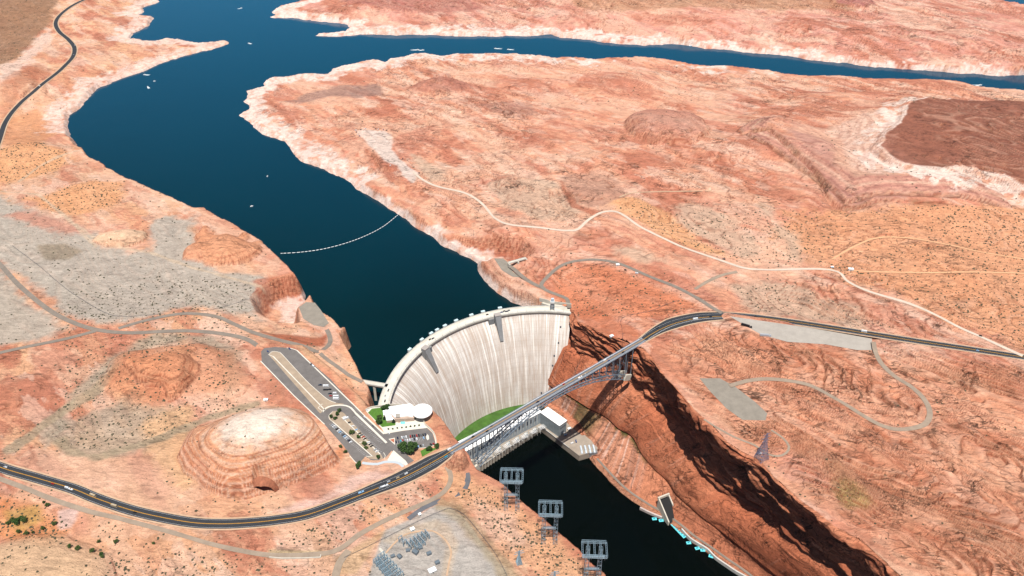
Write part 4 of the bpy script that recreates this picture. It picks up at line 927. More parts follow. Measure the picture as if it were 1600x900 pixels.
for px, py in ((641.7,546.5),(660.7,531.2),(675.3,521.6),(685.6,517),(696.5,509.8),(714,502),(737.5,493.3),(755.5,488),(782,482.7)):
    q = W(px, py, 181); a = math.atan2(q.y-DC.y, q.x-DC.x); p = dam_pt(a, 269.5, 179.5); mb = MB().use(MCL); mb.box(p, (4, 7, 3.6), a); mb.use(MTQ); mb.box((p.x, p.y, 181.9), (4.4, 7.4, .5), a); dchild(mb, 'hoist_house')
mb = MB()
for k in range(1, 9):                                   # trash-rack piers on the lake side
    a = R_(150)-k*R_(5.3); p = dam_pt(a, 268.5, 155); mb.box(p, (5, 7, 42), a)
dchild(mb, 'intake_pier', MC)
for k in range(26):
    a = A0-.04-k*(A0-A1-.1)/25; p = dam_pt(a, 250.4, 178); mb = MB(); mb.beam(p, (p.x, p.y, 184), .22); q = dam_pt(a, 252.4, 184); mb.beam((p.x,p.y,184), q, .2); dchild(mb, 'lamp_post', MST)
# galleries: little dark doors down the right edge of the face
for px, py in ((876,511),(872.5,536),(866,556),(863.5,571),(846,613)):
    best = min(((abs(W(px, py, z).xy.__sub__(DC).length-face_r(z)), z) for z in range(5, 170, 2)))[1]; p = W(px, py, best); a = math.atan2(p.y-DC.y, p.x-DC.x); q = dam_pt(a, face_r(best), best)
    mb = MB(); mb.box(q, (2.6, 2.6, 2.8), a); dchild(mb, 'gallery_door', MSTD)
# gantry crane at the right end
q = W(862.5, 489, 178); a = math.atan2(q.y-DC.y, q.x-DC.x); p = dam_pt(a, 259, 178); cr_ = empty('gantry_crane', p, a); tag(cr_, 'grey gantry crane standing over the right end of the dam crest', 'crane')
mb = MB()
for sx in (-4, 4):
    for sy in (-3.6, 3.6): mb.beam((sx, sy, 0), (sx*.8, sy*.8, 15), .9)
    for z in (4, 9): mb.beam((sx*.93, -3.5, z), (sx*.93, 3.5, z), .5)
for sy in (-3.6, 3.6):
    for z in (5, 10): mb.beam((-4*.9, sy*.9, z), (4*.9, sy*.9, z), .5)
    mb.beam((-4, sy, 0), (3.4, sy*.84, 12), .35)
mb.build('crane_leg_frame', MST, cr_); mb = MB(); mb.box((0,0,9), (5, 5, 11)); mb.build('hoist_tower', MCL, cr_)
mb = MB(); mb.box((0,0,16.6), (8.6,7.6,3.4)); mb.build('machinery_house', MCL, cr_); mb = MB(); mb.box((-.5,0,21), (3.6,4.6,5.4)); mb.box((-.5,0,24), (4.2,5.2,.6)); mb.build('cab', mat('pale_blue_cab', lin(190,206,220,.8)), cr_)
# right abutment deck and the small wing walls
ab = empty('abutment_terrace', W(888,484,178)); tag(ab, 'pale concrete terrace where the dam meets the red east rim', 'terrace')
mb = MB(); q = [W(*p, 178) for p in ((846,473.5),(850,471.5),(893,476),(900,477),(899,484),(893,486.5),(880,485))]; mb.prism([(p.x, p.y) for p in q], 170, 178.25); child(mb, ab, 'terrace_slab', MC)
mb = MB(); q = [W(*p, 182) for p in ((843,468),(857,471.5))]; mb.beam(q[0], q[1], 1., 8.); q = [W(*p, 182) for p in ((857,471.5),(893,476))]; mb.beam(q[0], q[1], .8, 5.); child(mb, ab, 'retaining_wall', MC)
# ---- wing bridge to the west rim
a_, b_ = W(563.5,596,178), W(606,603,178); wb_ = empty('crest_access_bridge', (a_+b_)/2); tag(wb_, 'narrow concrete bridge joining the west rim to the dam crest', 'bridge')
u = (b_-a_).normalized(); n_ = Vector((-u.y, u.x, 0))
mb = MB(); mb.beam(a_-Vector((0,0,.9)), b_-Vector((0,0,.9)), 8.4, 1.8); child(mb, wb_, 'deck', MC)
for s in (-1, 1): mb = MB(); mb.beam(a_+n_*s*4+Vector((0,0,.6)), b_+n_*s*4+Vector((0,0,.6)), .45, 1.1); child(mb, wb_, 'parapet', MCL)
mb = MB(); mb.beam(a_+(b_-a_)*.5-Vector((0,0,60)), a_+(b_-a_)*.5-Vector((0,0,1.8)), 4, 6); child(mb, wb_, 'pier', MC)
for s in (-2.6, 2.6): mb = MB(); mb.beam(a_+n_*s-Vector((0,0,3.3)), b_+n_*s-Vector((0,0,3.3)), 1., 3.); child(mb, wb_, 'girder', MCD)
# ================================================================== HIGHWAY ARCH BRIDGE
u = (B1-B0).normalized(); n_ = Vector((-u.y, u.x, 0)); LEN = (B1-B0).length
br = empty('highway_arch_bridge', (B0+B1)/2, math.atan2(u.y, u.x)); tag(br, 'long grey steel deck arch bridge carrying the highway over the gorge', 'bridge')
def bp(s, o, z): return B0+u*s+n_*o+Vector((0,0,z-213))
def bc(mb, name, m=None, parent=None): return child(mb, br, name, m, parent)
MDECK = asphalt('bridge_deck', lin(116,118,124,.66), .1); MWALK = asphalt('bridge_walk', lin(196,202,210,.7), .06)
mb = MB(); mb.beam(bp(-6,0,212.4), bp(LEN+5,0,212.4), 11.6, 1.2); bc(mb, 'deck', MWALK)
mb = MB(); mb.beam(bp(-6,.3,213.05), bp(LEN+5,.3,213.05), 8.6, .14); bc(mb, 'roadway', MDECK)
mb = MB().use(MYEL); 
for o in (.05, .55): mb.beam(bp(-6,o,213.14), bp(LEN+5,o,213.14), .24, .05)
mb.use(MWHITE)
for o in (-3.8, 4.3): mb.beam(bp(-6,o,213.14), bp(LEN+5,o,213.14), .2, .05)
bc(mb, 'lane_marking')
for s in (-1, 1):
    mb = MB()
    for z in (213.7, 214.3, 214.9): mb.beam(bp(-8,s*5.7,z), bp(LEN+6,s*5.7,z), .14)
    k = 0.
    while k < LEN: mb.beam(bp(k,s*5.7,213), bp(k,s*5.7,215), .16); k += 3.
    bc(mb, 'railing', MST)
    mb = MB(); mb.beam(bp(-4,s*4.4,210.4), bp(LEN+2,s*4.4,210.4), .9, 2.8); bc(mb, 'deck_girder', MST)
pxs = lambda s: (lambda p: 800+FPX*p.x/(p.y*CP+(CAM_H-p.z)*SP))(bp(s, 0, 213))
sR = min(np.arange(280, LEN, .5), key=lambda s: abs(pxs(s)-976)); sL = sR-313.; mid = (sL+sR)/2; hs = (sR-sL)/2
ztop = lambda s: 208.4-44*((s-mid)/hs)**2; zbot = lambda s: 203-50*((s-mid)/hs)**2
NP_ = 40; ss = [sL+(sR-sL)*i/NP_ for i in range(NP_+1)]
for o in (-6.2, 6.2):
    mb = MB()
    for i in range(NP_):
        a, b_ = ss[i], ss[i+1]; mb.beam(bp(a,o,ztop(a)), bp(b_,o,ztop(b_)), 1.3); mb.beam(bp(a,o,zbot(a)), bp(b_,o,zbot(b_)), 1.3)
        mb.beam(bp(a,o,ztop(a)), bp(a,o,zbot(a)), .55)
        if i % 2 == 0: mb.beam(bp(a,o,zbot(a)), bp(b_,o,ztop(b_)), .6)
        else: mb.beam(bp(a,o,ztop(a)), bp(b_,o,zbot(b_)), .6)
    mb.beam(bp(sR,o,ztop(sR)), bp(sR,o,zbot(sR)), .9)
    bc(mb, 'arch_rib', MST)
mb = MB()
for i in range(NP_):
    a, b_ = ss[i], ss[i+1]
    for f in (ztop, zbot):
        mb.beam(bp(a,-6.2,f(a)), bp(a,6.2,f(a)), .5); mb.beam(bp(a,-6.2 if i % 2 else 6.2,f(a)), bp(b_,6.2 if i % 2 else -6.2,f(b_)), .5)
bc(mb, 'lateral_bracing', MSTD)
for i in range(0, NP_+1, 2):
    s = ss[i]
    if ztop(s) > 206.5: continue
    for o in (-6.2, 6.2): mb = MB(); mb.beam(bp(s,o,ztop(s)), bp(s,o*.75,211), 1.1); bc(mb, 'spandrel_column', MST)
    if 211-ztop(s) > 12:
        mb = MB()
        mb.beam(bp(s,-6,ztop(s)+1), bp(s,5,210), .35); mb.beam(bp(s,6,ztop(s)+1), bp(s,-5,210), .35); mb.beam(bp(s,-5.6,(ztop(s)+211)/2), bp(s,5.6,(ztop(s)+211)/2), .35); bc(mb, 'column_brace', MST)
    mb = MB(); mb.beam(bp(s,-5.6,210.6), bp(s,5.6,210.6), 1., 1.6); bc(mb, 'floor_beam', MST)
for s, d_ in ((sL, -1), (sR, 1)):
    for o in (-6.2, 6.2): mb = MB(); mb.beam(bp(s+d_*14,o,zbot(s)-2), bp(s-d_*.5,o,zbot(s)+5), 3.4, 11); bc(mb, 'skewback', MC)
for s in ([sL-16, sL-32, sR+16, sR+32]):
    if 0 < s < LEN:
        for o in (-4.6, 4.6): mb = MB(); mb.beam(bp(s,o,150), bp(s,o,211), 1.1); bc(mb, 'approach_column', MST)
for s in (-3, LEN+2): mb = MB(); mb.beam(bp(s,0,200), bp(s,0,211.8), 12.5, 6); bc(mb, 'abutment', MC)
# ================================================================== POWERHOUSE
fa, fb = W(724,707.5,40), W(846,644,40); u = (fb-fa); u.z = 0; PL = u.length; u.normalize(); n_ = Vector((-u.y, u.x, 0))
def pp(s, o, z): q = fa+u*s+n_*o; return Vector((q.x, q.y, z))
ph = empty('powerhouse', pp(PL/2, 13, 13), math.atan2(u.y, u.x)); tag(ph, 'long white roofed powerhouse beneath the bridge at the foot of the dam', 'powerhouse')
def pc(mb, name, m=None, parent=None): return child(mb, ph, name, m, parent)
mb = MB(); mb.beam(pp(-14,13,26.3), pp(PL,13,26.3), 26, 27.2); pc(mb, 'wall', conc('powerhouse_wall', lin(176,186,192,.66)))
mb = MB(); mb.beam(pp(-15,13,40.6), pp(PL+.6,13,40.6), 27.4, 1.2); rf = pc(mb, 'roof', MRF)
mb = MB()
for k in range(0, 26): s = 3+k*(PL-6)/26; mb.beam(pp(s,-.25,18), pp(s,-.25,39), .9, .6)
pc(mb, 'wall_rib', MCL)
for k in range(18): s = 6+k*(PL-12)/18; mb = MB(); mb.box(pp(s,-.15,30), (3.6,.5,9), math.atan2(u.y,u.x)); pc(mb, 'window', MSTD)
dk = empty('tailrace_deck', pp(PL*.5,-18,13)); tag(dk, 'pale concrete deck along the river below the powerhouse wall', 'deck')
q = [pp(-14,2,0), pp(-14,-30,0), W(742,734,13), W(845.5,666,13), W(889,699.5,13), W(905,712,13), W(926,706,13), W(938,698,13), W(912,672,13), W(893,650,13), W(868,628,13), pp(PL,8,0)]
dxy = [(p.x, p.y) for p in q[2:]]; mb = MB(); mb.prism([(pp(-12,4,0).x, pp(-12,4,0).y)]+dxy, -12, 13); child(mb, dk, 'deck_slab', conc('deck_concrete', lin(182,168,152,.6)))
mb = MB(); 
for a, b_ in (((742,734),(845.5,666)), ((845.5,666),(889,699.5))): mb.beam(W(*a,13.6), W(*b_,13.6), .8, 1.3)
child(mb, dk, 'parapet', MCL)
e0, e1 = W(742,734,13), W(845.5,666,13); eu = (e1-e0).normalized(); en = Vector((-eu.y, eu.x, 0))
mb = MB()
for k in range(24): p = e0+eu*((e1-e0).length*(k+.5)/24); mb.box((p.x-en.x*.5, p.y-en.y*.5, 4), (1.4,1.6,17), math.atan2(eu.y,eu.x))
child(mb, dk, 'draft_tube_pier', MC)
# transformers in a row and the racks of bus bars over them
def transformer():
    t = empty('transformer'); mb = MB().use(MCL); mb.box((0,0,2.6), (6,4,4)); mb.box((0,0,.3), (7.6,5.4,.6)); mb.build('tank', None, t)
    for s in (-1, 1):
        mb = MB()
        for k in range(7): mb.box((-2.4+k*.8, s*2.7, 2.4), (.25,1.2,3.2))
        mb.build('radiator', MGAL, t)
    for k in (-1, 0, 1): mb = MB(); mb.cyl((k*1.8,0,4.6), .35, 2.8, 8, .12); mb.cyl((k*1.8,0,5.4), .55, .2, 8); mb.build('bushing', MCL, t)
    mb = MB(); mb.v = []; mb.cyl((3.2,0,4.9), .7, 1.8, 10); mb.build('oil_tank', MGAL, t)
    return t
ORD = ['first','second','third','fourth','fifth','sixth','seventh','eighth','ninth','tenth','eleventh','twelfth','thirteenth','fourteenth','fifteenth','sixteenth','seventeenth','eighteenth','nineteenth','twentieth','twenty first','twenty second','twenty third','twenty fourth','twenty fifth','twenty sixth']
t0 = transformer(); tk = list(t0.children)
for k in range(8):
    t = t0 if k == 0 else copy_tree(t0, tk)
    p = pp(10+k*(PL-22)/7.5, -8.5, 13); t.location = p; t.rotation_euler.z = math.atan2(u.y,u.x)
    tag(t, f'{ORD[k]} white transformer from the left on the powerhouse deck', 'transformer', 'transformers along the powerhouse deck')
def bus_rack():
    t = empty('bus_rack')
    for sx in (-6, 6):
        mb = MB()
        for sy in (-4, 4): mb.beam((sx,sy,0), (sx,sy,11), .5)
        for z in (5, 10.8): mb.beam((sx,-4,z), (sx,4,z), .4)
        mb.beam((sx,-4,5), (sx,4,10.8), .3); mb.beam((sx,4,0), (sx,-4,5), .3); mb.build('frame', MCL, t)
    mb = MB()
    for y in (-4, -1.3, 1.3, 4): mb.beam((-6.5,y,11), (6.5,y,11), .35)
    for x in (-3, 0, 3): mb.beam((x,-4.5,10.7), (x,4.5,10.7), .3)
    for x in (-3, 0, 3):
        for y in (-3, 0, 3): mb.cyl((x,y,7.4), .3, 3.2, 6)
    mb.build('bus_bar', MRF, t); return t
b0 = bus_rack(); bk = list(b0.children)
for k in range(8):
    t = b0 if k == 0 else copy_tree(b0, bk)
    t.location = pp(20+k*(PL-22)/7.5, -17.5, 13); t.rotation_euler.z = math.atan2(u.y,u.x)
    tag(t, f'{ORD[k]} white bus bar rack from the left beside the river edge', 'bus rack', 'bus racks along the powerhouse deck')
# machine shop
c4 = [W(857,636,41), W(886.7,656.7,41), W(872,665.5,41), W(844,645,41)]; cen = sum(c4, Vector())/4
ux = (c4[1]-c4[0]); ux.z = 0; lx = ux.length; ux.normalize(); wy = 19.; ang = math.atan2(ux.y, ux.x)
ms = empty('machine_shop', (cen.x, cen.y, 13), ang); tag(ms, 'grey concrete machine shop with flat white roof at the powerhouse end', 'building')
def mc(mb, name, m=None, parent=None): return mb.build(name, m, parent or ms)
mb = MB(); mb.box((0,0,13.8), (lx,wy,27.6)); mc(mb, 'wall', conc('shop_wall', lin(158,168,172,.62)))
mb = MB(); mb.box((0,0,28.1), (lx+1.2,wy+1.2,1)); rf = mc(mb, 'roof', MRF)
for x, y in ((-9,2),(-4,3),(2,1),(-7,5)): mb = MB(); mb.box((x,y,29.2), (2,1.6,1.2)); mb.build('roof_vent', MCL, rf)
mb = MB()
for k in range(12): mb.box((-lx/2+2+k*(lx-4)/11, -wy/2-.1, 13), (.5,.3,26)); 
mc(mb, 'wall_rib', MATS['shop_wall'])
mb = MB(); mb.box((lx/2+.1, -1, 5), (.4,7,9)); mc(mb, 'door', MSTD)
mb = MB()
for k in range(3): mb.box((lx/2+.1,-5+k*5,19), (.3,3,3))
mc(mb, 'window', MSTD)
# outlet works: four big valves on a concrete block
ow = empty('river_outlet_works', W(918,707,10)); tag(ow, 'row of white outlet valves on a concrete block at the river edge', 'outlet works')
oa, ob = W(906,705,13), W(932,703,13); ou = (ob-oa).normalized(); on_ = Vector((-ou.y, ou.x, 0))
mb = MB(); mb.beam((oa+ob)/2-ou*16-Vector((0,0,7)), (oa+ob)/2+ou*16-Vector((0,0,7)), 11, 13); child(mb, ow, 'valve_block', MCD)
for k in range(4):
    p = oa+ou*(3+k*7.5); mb = MB(); mb.tube([p+on_*10+Vector((0,0,2)), p+Vector((0,0,2)), p-on_*7+Vector((0,0,0))], 1.8, 12); mb.cyl((p.x,p.y,15), 1.4, 2.4, 10); child(mb, ow, 'outlet_valve', mat('valve_paint', lin(206,216,224,.75)))
def shed(px, py, sx, sy, h, rz, lab, z=None, m=None, roof=None, name='utility_shed', cat='shed'):
    p = GT(px, py) if z is None else W(px, py, z); t = empty(name, p, rz); tag(t, lab, cat)
    mb = MB(); mb.box((0,0,h/2-.3), (sx,sy,h+.6)); mb.build('wall', m or MCL, t); mb = MB(); mb.box((0,0,h+.2), (sx+.8,sy+.8,.4)); mb.build('roof', roof or MRF, t)
    mb = MB(); mb.box((0,-sy/2-.05,1.1), (1.1,.15,2.2)); mb.build('door', MSTD, t); return t
shed(876.5+13, 672, 5,4,4,.4, 'small white hut on the yard beside the machine shop', 13)
shed(896.3,514.5,7,5,3.2,.5,'white shed on the red rim right of the dam face')
shed(955.5,526.5,6,4,3,.5,'white shed near the canyon rim left of the bridge end')
shed(987.5,557,3.5,3.5,3,.5,'white hut under the right end of the arch bridge')
shed(1329,422.5,9,5,4,-.1,'long white cabin at the dirt road fork')
shed(1300,418.5,5,3,2.6,0,'small blue box cabin west of the dirt road fork', m=mat('blue_box', lin(120,150,190,.7)))
shed(965,415,6,4,3,.1,'white shed beside the service road curve')
shed(415.6,626,6,4,2.6,.1,'white box behind the rounded rock dome')
shed(644.5,828,5,4,2.6,.5,'pale blue hut at the switchyard fence', m=mat('pale_blue_hut', lin(200,220,230,.8)))
shed(656,805,3,3,2.6,.5,'white gate hut on the switchyard road')
shed(675.5,893,9,6,3.4,.5,'white control trailer at the bottom of the switchyard')
shed(1187,690+20,3,3,3,.5,'small white box at the foot of the lattice pylon')
# ================================================================== VISITOR CENTRE
vc = empty('visitor_centre', W(640,648,PADZ)); tag(vc, 'low white visitor centre with a round domed hall above the dam', 'building')
MVW = conc('vc_wall', lin(206,180,160,.66)); MGL = mat('dark_glass', (.02,.025,.03), .15, spec=.6)
def prism_px(P, z0, z1, zt=None): q = [W(*p, zt or z1) for p in P]; m_ = MB(); m_.prism([(a.x, a.y) for a in q], z0, z1); return m_
rc = W(659.5,641.8,220); 
mb = MB(); mb.cyl((rc.x,rc.y,196), 14, 23, 48); child(mb, vc, 'round_hall_wall', MGL)
mb = MB(); mb.cyl((rc.x,rc.y,192), 14.2, 17.6, 48); child(mb, vc, 'round_hall_base', MVW)
mb = MB()
for k in range(24): a = k*math.pi/12; mb.beam((rc.x+13.5*math.cos(a), rc.y+13.5*math.sin(a), 208), (rc.x+13.5*math.cos(a), rc.y+13.5*math.sin(a), 219), .6)
child(mb, vc, 'column', MCL)
mb = MB(); mb.cyl((rc.x,rc.y,219), 15.4, 1.2, 64); n = 48; vs = []
for j in range(6):
    r = 15.4*math.cos(j*math.pi/10); z = 220.2+2.2*math.sin(j*math.pi/10)
    for i in range(n): vs.append((rc.x+r*math.cos(2*math.pi*i/n), rc.y+r*math.sin(2*math.pi*i/n), z))
vs.append((rc.x, rc.y, 222.5)); mb.add(vs, [(j*n+i, j*n+(i+1)%n, (j+1)*n+(i+1)%n, (j+1)*n+i) for j in range(5) for i in range(n)]+[(5*n+i, 5*n+(i+1)%n, 6*n) for i in range(n)]); rf = child(mb, vc, 'dome_roof', MRF, smooth=False)
child(prism_px([(608,636.5),(641,631.5),(648,634),(647,653),(636,654),(617,655),(612,650)], 209, 216.5), vc, 'main_block', MVW)
child(prism_px([(607,635.5),(641,630.5),(646,634),(645,651),(636,649.6),(617,651.8),(611,646)], 216.5, 217.8), vc, 'main_roof', MRF)
for P in ([(598.5,641.5),(615,639.2),(618,645.2),(599.5,648.5)], [(602.5,649),(618,647.2),(619.5,655),(604,656.6)]):
    child(prism_px(P, 209, 214.6, 215.5), vc, 'wing', MVW); c_ = sum((Vector((*p, 0)) for p in P), Vector())/4; Q = [((p[0]-c_.x)*1.05+c_.x, (p[1]-c_.y)*1.05+c_.y) for p in P]
    child(prism_px(Q, 214.6, 215.5), vc, 'wing_roof', MRF)
mb = prism_px([(618,646),(625,646),(625,652),(618,652)], 217.8, 218.2); child(mb, vc, 'skylight', mat('skylight_frame', lin(190,180,168,.6)), rf)
mb = MB(); 
for k in range(7): a, b_ = W(622+k*4.4,655.3-.1*k+.25*max(0,k-3),211), W(625.4+k*4.4,655.2-.1*k+.25*max(0,k-3),211); mb.beam(a+Vector((0,0,2)), b_+Vector((0,0,2)), .3, 3)
child(mb, vc, 'window_band', MGL)
# walls of the terrace
tw = empty('terrace_wall', W(620,634,PADZ)); tag(tw, 'long pale parapet wall above the dam behind the visitor centre', 'wall')
mb = MB(); L = smooth_line(WA([(571,641),(578,637),(592,634.5),(612,632.3),(640,633.3),(650,634)], PADZ+1), 4)
for i in range(len(L)-1): mb.beam(L[i], L[i+1], 1.1, 2.6)
child(mb, tw, 'parapet', MC)
ew = empty('parking_wall', W(676,675,PADZ)); tag(ew, 'curved white retaining wall round the east end of the small car park', 'wall')
mb = MB(); L = smooth_line(WA([(662,657),(664,663),(670,668),(676.5,674.5),(680.8,684),(682,695)], PADZ+1), 4)
for i in range(len(L)-1): mb.beam(L[i], L[i+1], 1.0, 3.)
child(mb, ew, 'parapet', MC)
# fountain and planters
ft = empty('fountain', W(629.5,661,PADZ+.1)); tag(ft, 'small turquoise fountain pool on the white visitor plaza', 'fountain')
mb = MB(); mb.box((0,0,.3), (7.4,5.6,.7)); mb.build('basin', MCL, ft); mb = MB(); mb.box((0,0,.68), (6.4,4.6,.1)); mb.build('pool_water', mat('pool_water', lin(120,214,220,.8), .1), ft)
mb = MB(); mb.cyl((0,0,.6), .5, 1.6, 10, .2); mb.build('nozzle', MCL, ft)
MLEAF = mat('leaf_dark', lin(72,102,44,.5), .9, noise=.35, nscale=.8); MLEAF2 = mat('leaf_olive', lin(98,116,58,.5), .9, noise=.3, nscale=.8); MLEAF3 = mat('leaf_pine', lin(52,70,46,.5), .9, noise=.3, nscale=.8)
MBARK = mat('bark', lin(110,88,70,.6)); MSCR = mat('scrub_leaf', lin(96,92,70,.5), .95, noise=.4, nscale=.3)
rs = random.Random(5)
def leaf_cloud(mb, n, f, size):
    for _ in range(n):
        p = f(); s = size*rs.uniform(.6, 1.5); a = Vector((rs.gauss(0,1), rs.gauss(0,1), rs.gauss(0,1)+.6)).normalized(); u = a.orthogonal().normalized()*s; v = a.cross(u)
        mb.add([p-u-v*.6, p+u-v*.5, p+u*.7+v, p-u*.8+v*.8], [(0,1,2,3)])
def tree_mesh(seed, conifer=False, n=520):
    """unit tree: crown radius about 1, height about 1.7"""
    rs.seed(seed); lobes = [(Vector((rs.uniform(-.55,.55), rs.uniform(-.55,.55), rs.uniform(.75,1.35))), rs.uniform(.32,.55)) for _ in range(9)]
    def f():
        if conifer:
            h = rs.random()**1.3; a = rs.uniform(0, 6.283); r = (1-h)*.8*rs.uniform(.55, 1.05); return Vector((r*math.cos(a), r*math.sin(a), .25+h*1.7))
        c, r = rs.choice(lobes); d = Vector((rs.gauss(0,1), rs.gauss(0,1), rs.gauss(0,1))).normalized()*r*rs.uniform(.7, 1.08); return c+Vector((d.x, d.y, d.z*.85))
    c = MB(); leaf_cloud(c, n, f, .12); t = MB(); t.cyl((0,0,-.3), .09, 1.2, 7, .05)
    for k in range(4): a = k*1.6; t.beam((0,0,.5+.1*k), (.45*math.cos(a), .45*math.sin(a), 1.05), .045)
    return c, t
PROT = {}
for key, seed, con, m in (('a',1,False,MLEAF),('b',2,False,MLEAF),('c',3,True,MLEAF3),('d',4,False,MLEAF2)):
    c, t = tree_mesh(seed, con); o = empty('tree'); cc = c.build('crown', m, o); tt = t.build('trunk', MBARK, o); PROT[key] = (cc.data, tt.data); bpy.data.objects.remove(cc); bpy.data.objects.remove(tt); bpy.data.objects.remove(o)
def tree(px, py, r, key, lab, z=PADZ, group=None, name=None):
    p = W(px, py, z) if z is not None else GT(px, py); o = empty(name or ('conifer_tree' if key == 'c' else 'shade_tree'), p, rs.uniform(0, 6.28)); o.scale = (r, r, r*rs.uniform(.85, 1.05))
    for nm, d in (('crown', PROT[key][0]), ('trunk', PROT[key][1])): c = bpy.data.objects.new(nm, d); COL.objects.link(c); c.parent = o
    tag(o, lab, 'tree', group); return o
for a in [(632,704,8.5,'a','big dark green tree left of the pair below the small car park'),(645,706,9.5,'b','largest dark green tree in the clump below the small car park'),(639,709,6,'a','lower green tree in front of the big pair by the small lawn'),
          (671,704,4.5,'b','round green tree in the middle of the lower lawn'),(684,700,4.5,'a','round green tree at the right end of the lower lawn'),(615.3,660,3.8,'c','dark conifer right of the white wing beside the plaza'),
          (601,655,3.4,'c','dark conifer against the left wall of the white wing'),(592.5,661,6,'b','big green tree at the lower corner of the upper lawn'),(593,654,4,'d','paler tree on the upper lawn edge'),
          (599,639.5,4.5,'a','low dark tree at the far corner of the upper lawn'),(606,638,4.5,'b','low dark tree touching the flat white roof'),
          (517,653,3.2,'a','leftmost round tree on the tip of the planted island'),(524,655,3.2,'b','round tree lowest in the cluster on the island tip'),(527,648.5,3.4,'b','round tree second from the top of the island tip cluster'),(531,643.5,3.6,'a','topmost round tree on the planted island tip'),
          (550,678,4.2,'d','wide olive tree in the middle of the planted island'),(560.6,684,3.2,'a','small round tree right of the wide olive one on the island'),(570,695,3.6,'d','olive tree beside the cross walk on the island'),(572.5,701,3.,'d','small olive shrub tree below the island cross walk'),
          (590.5,716.5,3.4,'a','round tree at the lower right tip of the planted island'),(559.5,731,4.2,'b','green tree outside the lower corner of the long car park'),(562.5,726,3.6,'a','green tree just above the one outside the lower corner'),
          (532,699,2.8,'d','small tree at the foot of the rock dome by the kerb'),(540,708,3.,'a','small green tree between the rock dome and the car park kerb')]:
    tree(*a[:4], a[4])
for k in range(8):
    o = tree(606.8+k*6.95-(k > 5)*.3, 671.5-k*.83, 1.5, 'a', f'{ORD[k]} small dark bush from the left in the plaza planter row', PADZ, 'bushes in the plaza planter row', 'planter_bush')
    o['category'] = 'bush'
for k, (px, py, r) in enumerate([(28,818,8),(20,815,6),(38,815,7),(33,812,6),(14,819,5),(75,791,5),(68,786,3.4),(30,832,4.4),(42,835,5),(52,833,3),(68,827,4.5),(86,820,5),(110,855,5),(122,858,5.5),(145,862,5),(158,868,5),(160,871,4),(182,848,5),(155,848,4),(240,850,3.4)]):
    o = tree(px, py, r*.62, 'd' if k % 3 else 'a', f'{ORD[k]} green desert bush from the left in the red hollow below the highway', None, 'green bushes in the red hollow', 'desert_bush'); o['category'] = 'bush'
# ================================================================== POWER TOWERS
def lattice_leg(mb, a, b_, w0, w1, n=9, t=.42):
    a = Vector(a); b_ = Vector(b_); c = [[(a.lerp(b_, k/n)+Vector((sx*(w0+(w1-w0)*k/n)/2, sy*(w0+(w1-w0)*k/n)/2, 0))) for sx, sy in ((-1,-1),(1,-1),(1,1),(-1,1))] for k in range(n+1)]
    for k in range(n):
        for j in range(4):
            mb.beam(c[k][j], c[k+1][j], t); mb.beam(c[k+1][j], c[k+1][(j+1)%4], t*.7); mb.beam(c[k][j] if k % 2 else c[k][(j+1)%4], c[k+1][(j+1)%4] if k % 2 else c[k+1][j], t*.7)
def truss(mb, a, b_, h, n=8, t=.4, d=2.2):
    a = Vector(a); b_ = Vector(b_); u = (b_-a).normalized(); w = Vector((-u.y, u.x, 0))*(d/2)
    for s in (-1, 1):
        mb.beam(a+w*s, b_+w*s, t); mb.beam(a+w*s+Vector((0,0,h)), b_+w*s+Vector((0,0,h)), t)
        for k in range(n):
            p = a.lerp(b_, k/n)+w*s; q = a.lerp(b_, (k+1)/n)+w*s; mb.beam(p, p+Vector((0,0,h)), t*.7); mb.beam(p if k % 2 else p+Vector((0,0,h)), q+Vector((0,0,h)) if k % 2 else q, t*.6)
    for k in range(n+1): p = a.lerp(b_, k/n); mb.beam(p-w, p+w, t*.6)
def takeoff_tower():
    t = empty('power_tower')
    for s in (-7.6, 7.6):
        mb = MB(); lattice_leg(mb, (s,0,-3), (s,0,70), 5.2, 4.2, 10, .3); mb.build('leg', MGAL, t)
    mb = MB()
    for y in (-10.5, 10.5): truss(mb, (-14.5,y,66), (14.5,y,66), 3, 9, .36)
    for x in (-14.2, -7.4, 0, 7.4, 14.2): truss(mb, (x,-10.5,66), (x,10.5,66), 2.4, 6, .3, 1.6)
    mb.build('head_frame', MGAL, t)
    for z in (53, 30):
        mb = MB(); truss(mb, (-7.6 if z == 30 else -13,0,z), (7.6 if z == 30 else 13,0,z), 2.4, 8, .5); mb.build('crossbeam', MGAL, t)
    mb = MB()
    for x in (-12, -4, 4, 12):
        for y in (-10, 10): mb.tube([(x,y,66), (x,y,60.5)], .3, 5)
    mb.build('insulator', MSTD, t); return t
TT0 = takeoff_tower(); tk = list(TT0.children)
for k, (px, py, lab) in enumerate([(799.5,797,'nearest to the bridge of the three tall steel towers on the river rim'),(858,849,'middle of the three tall steel towers on the river rim'),(924,912,'tall steel tower on the rim at the bottom edge, farthest from the bridge')]):
    t = TT0 if k == 0 else copy_tree(TT0, tk); p = GT(px, py) if k < 2 else Vector((*W(px,py,205).xy, 204)); t.location = p; t.rotation_euler.z = -.04; tag(t, lab, 'pylon', 'tall steel takeoff towers along the river rim')
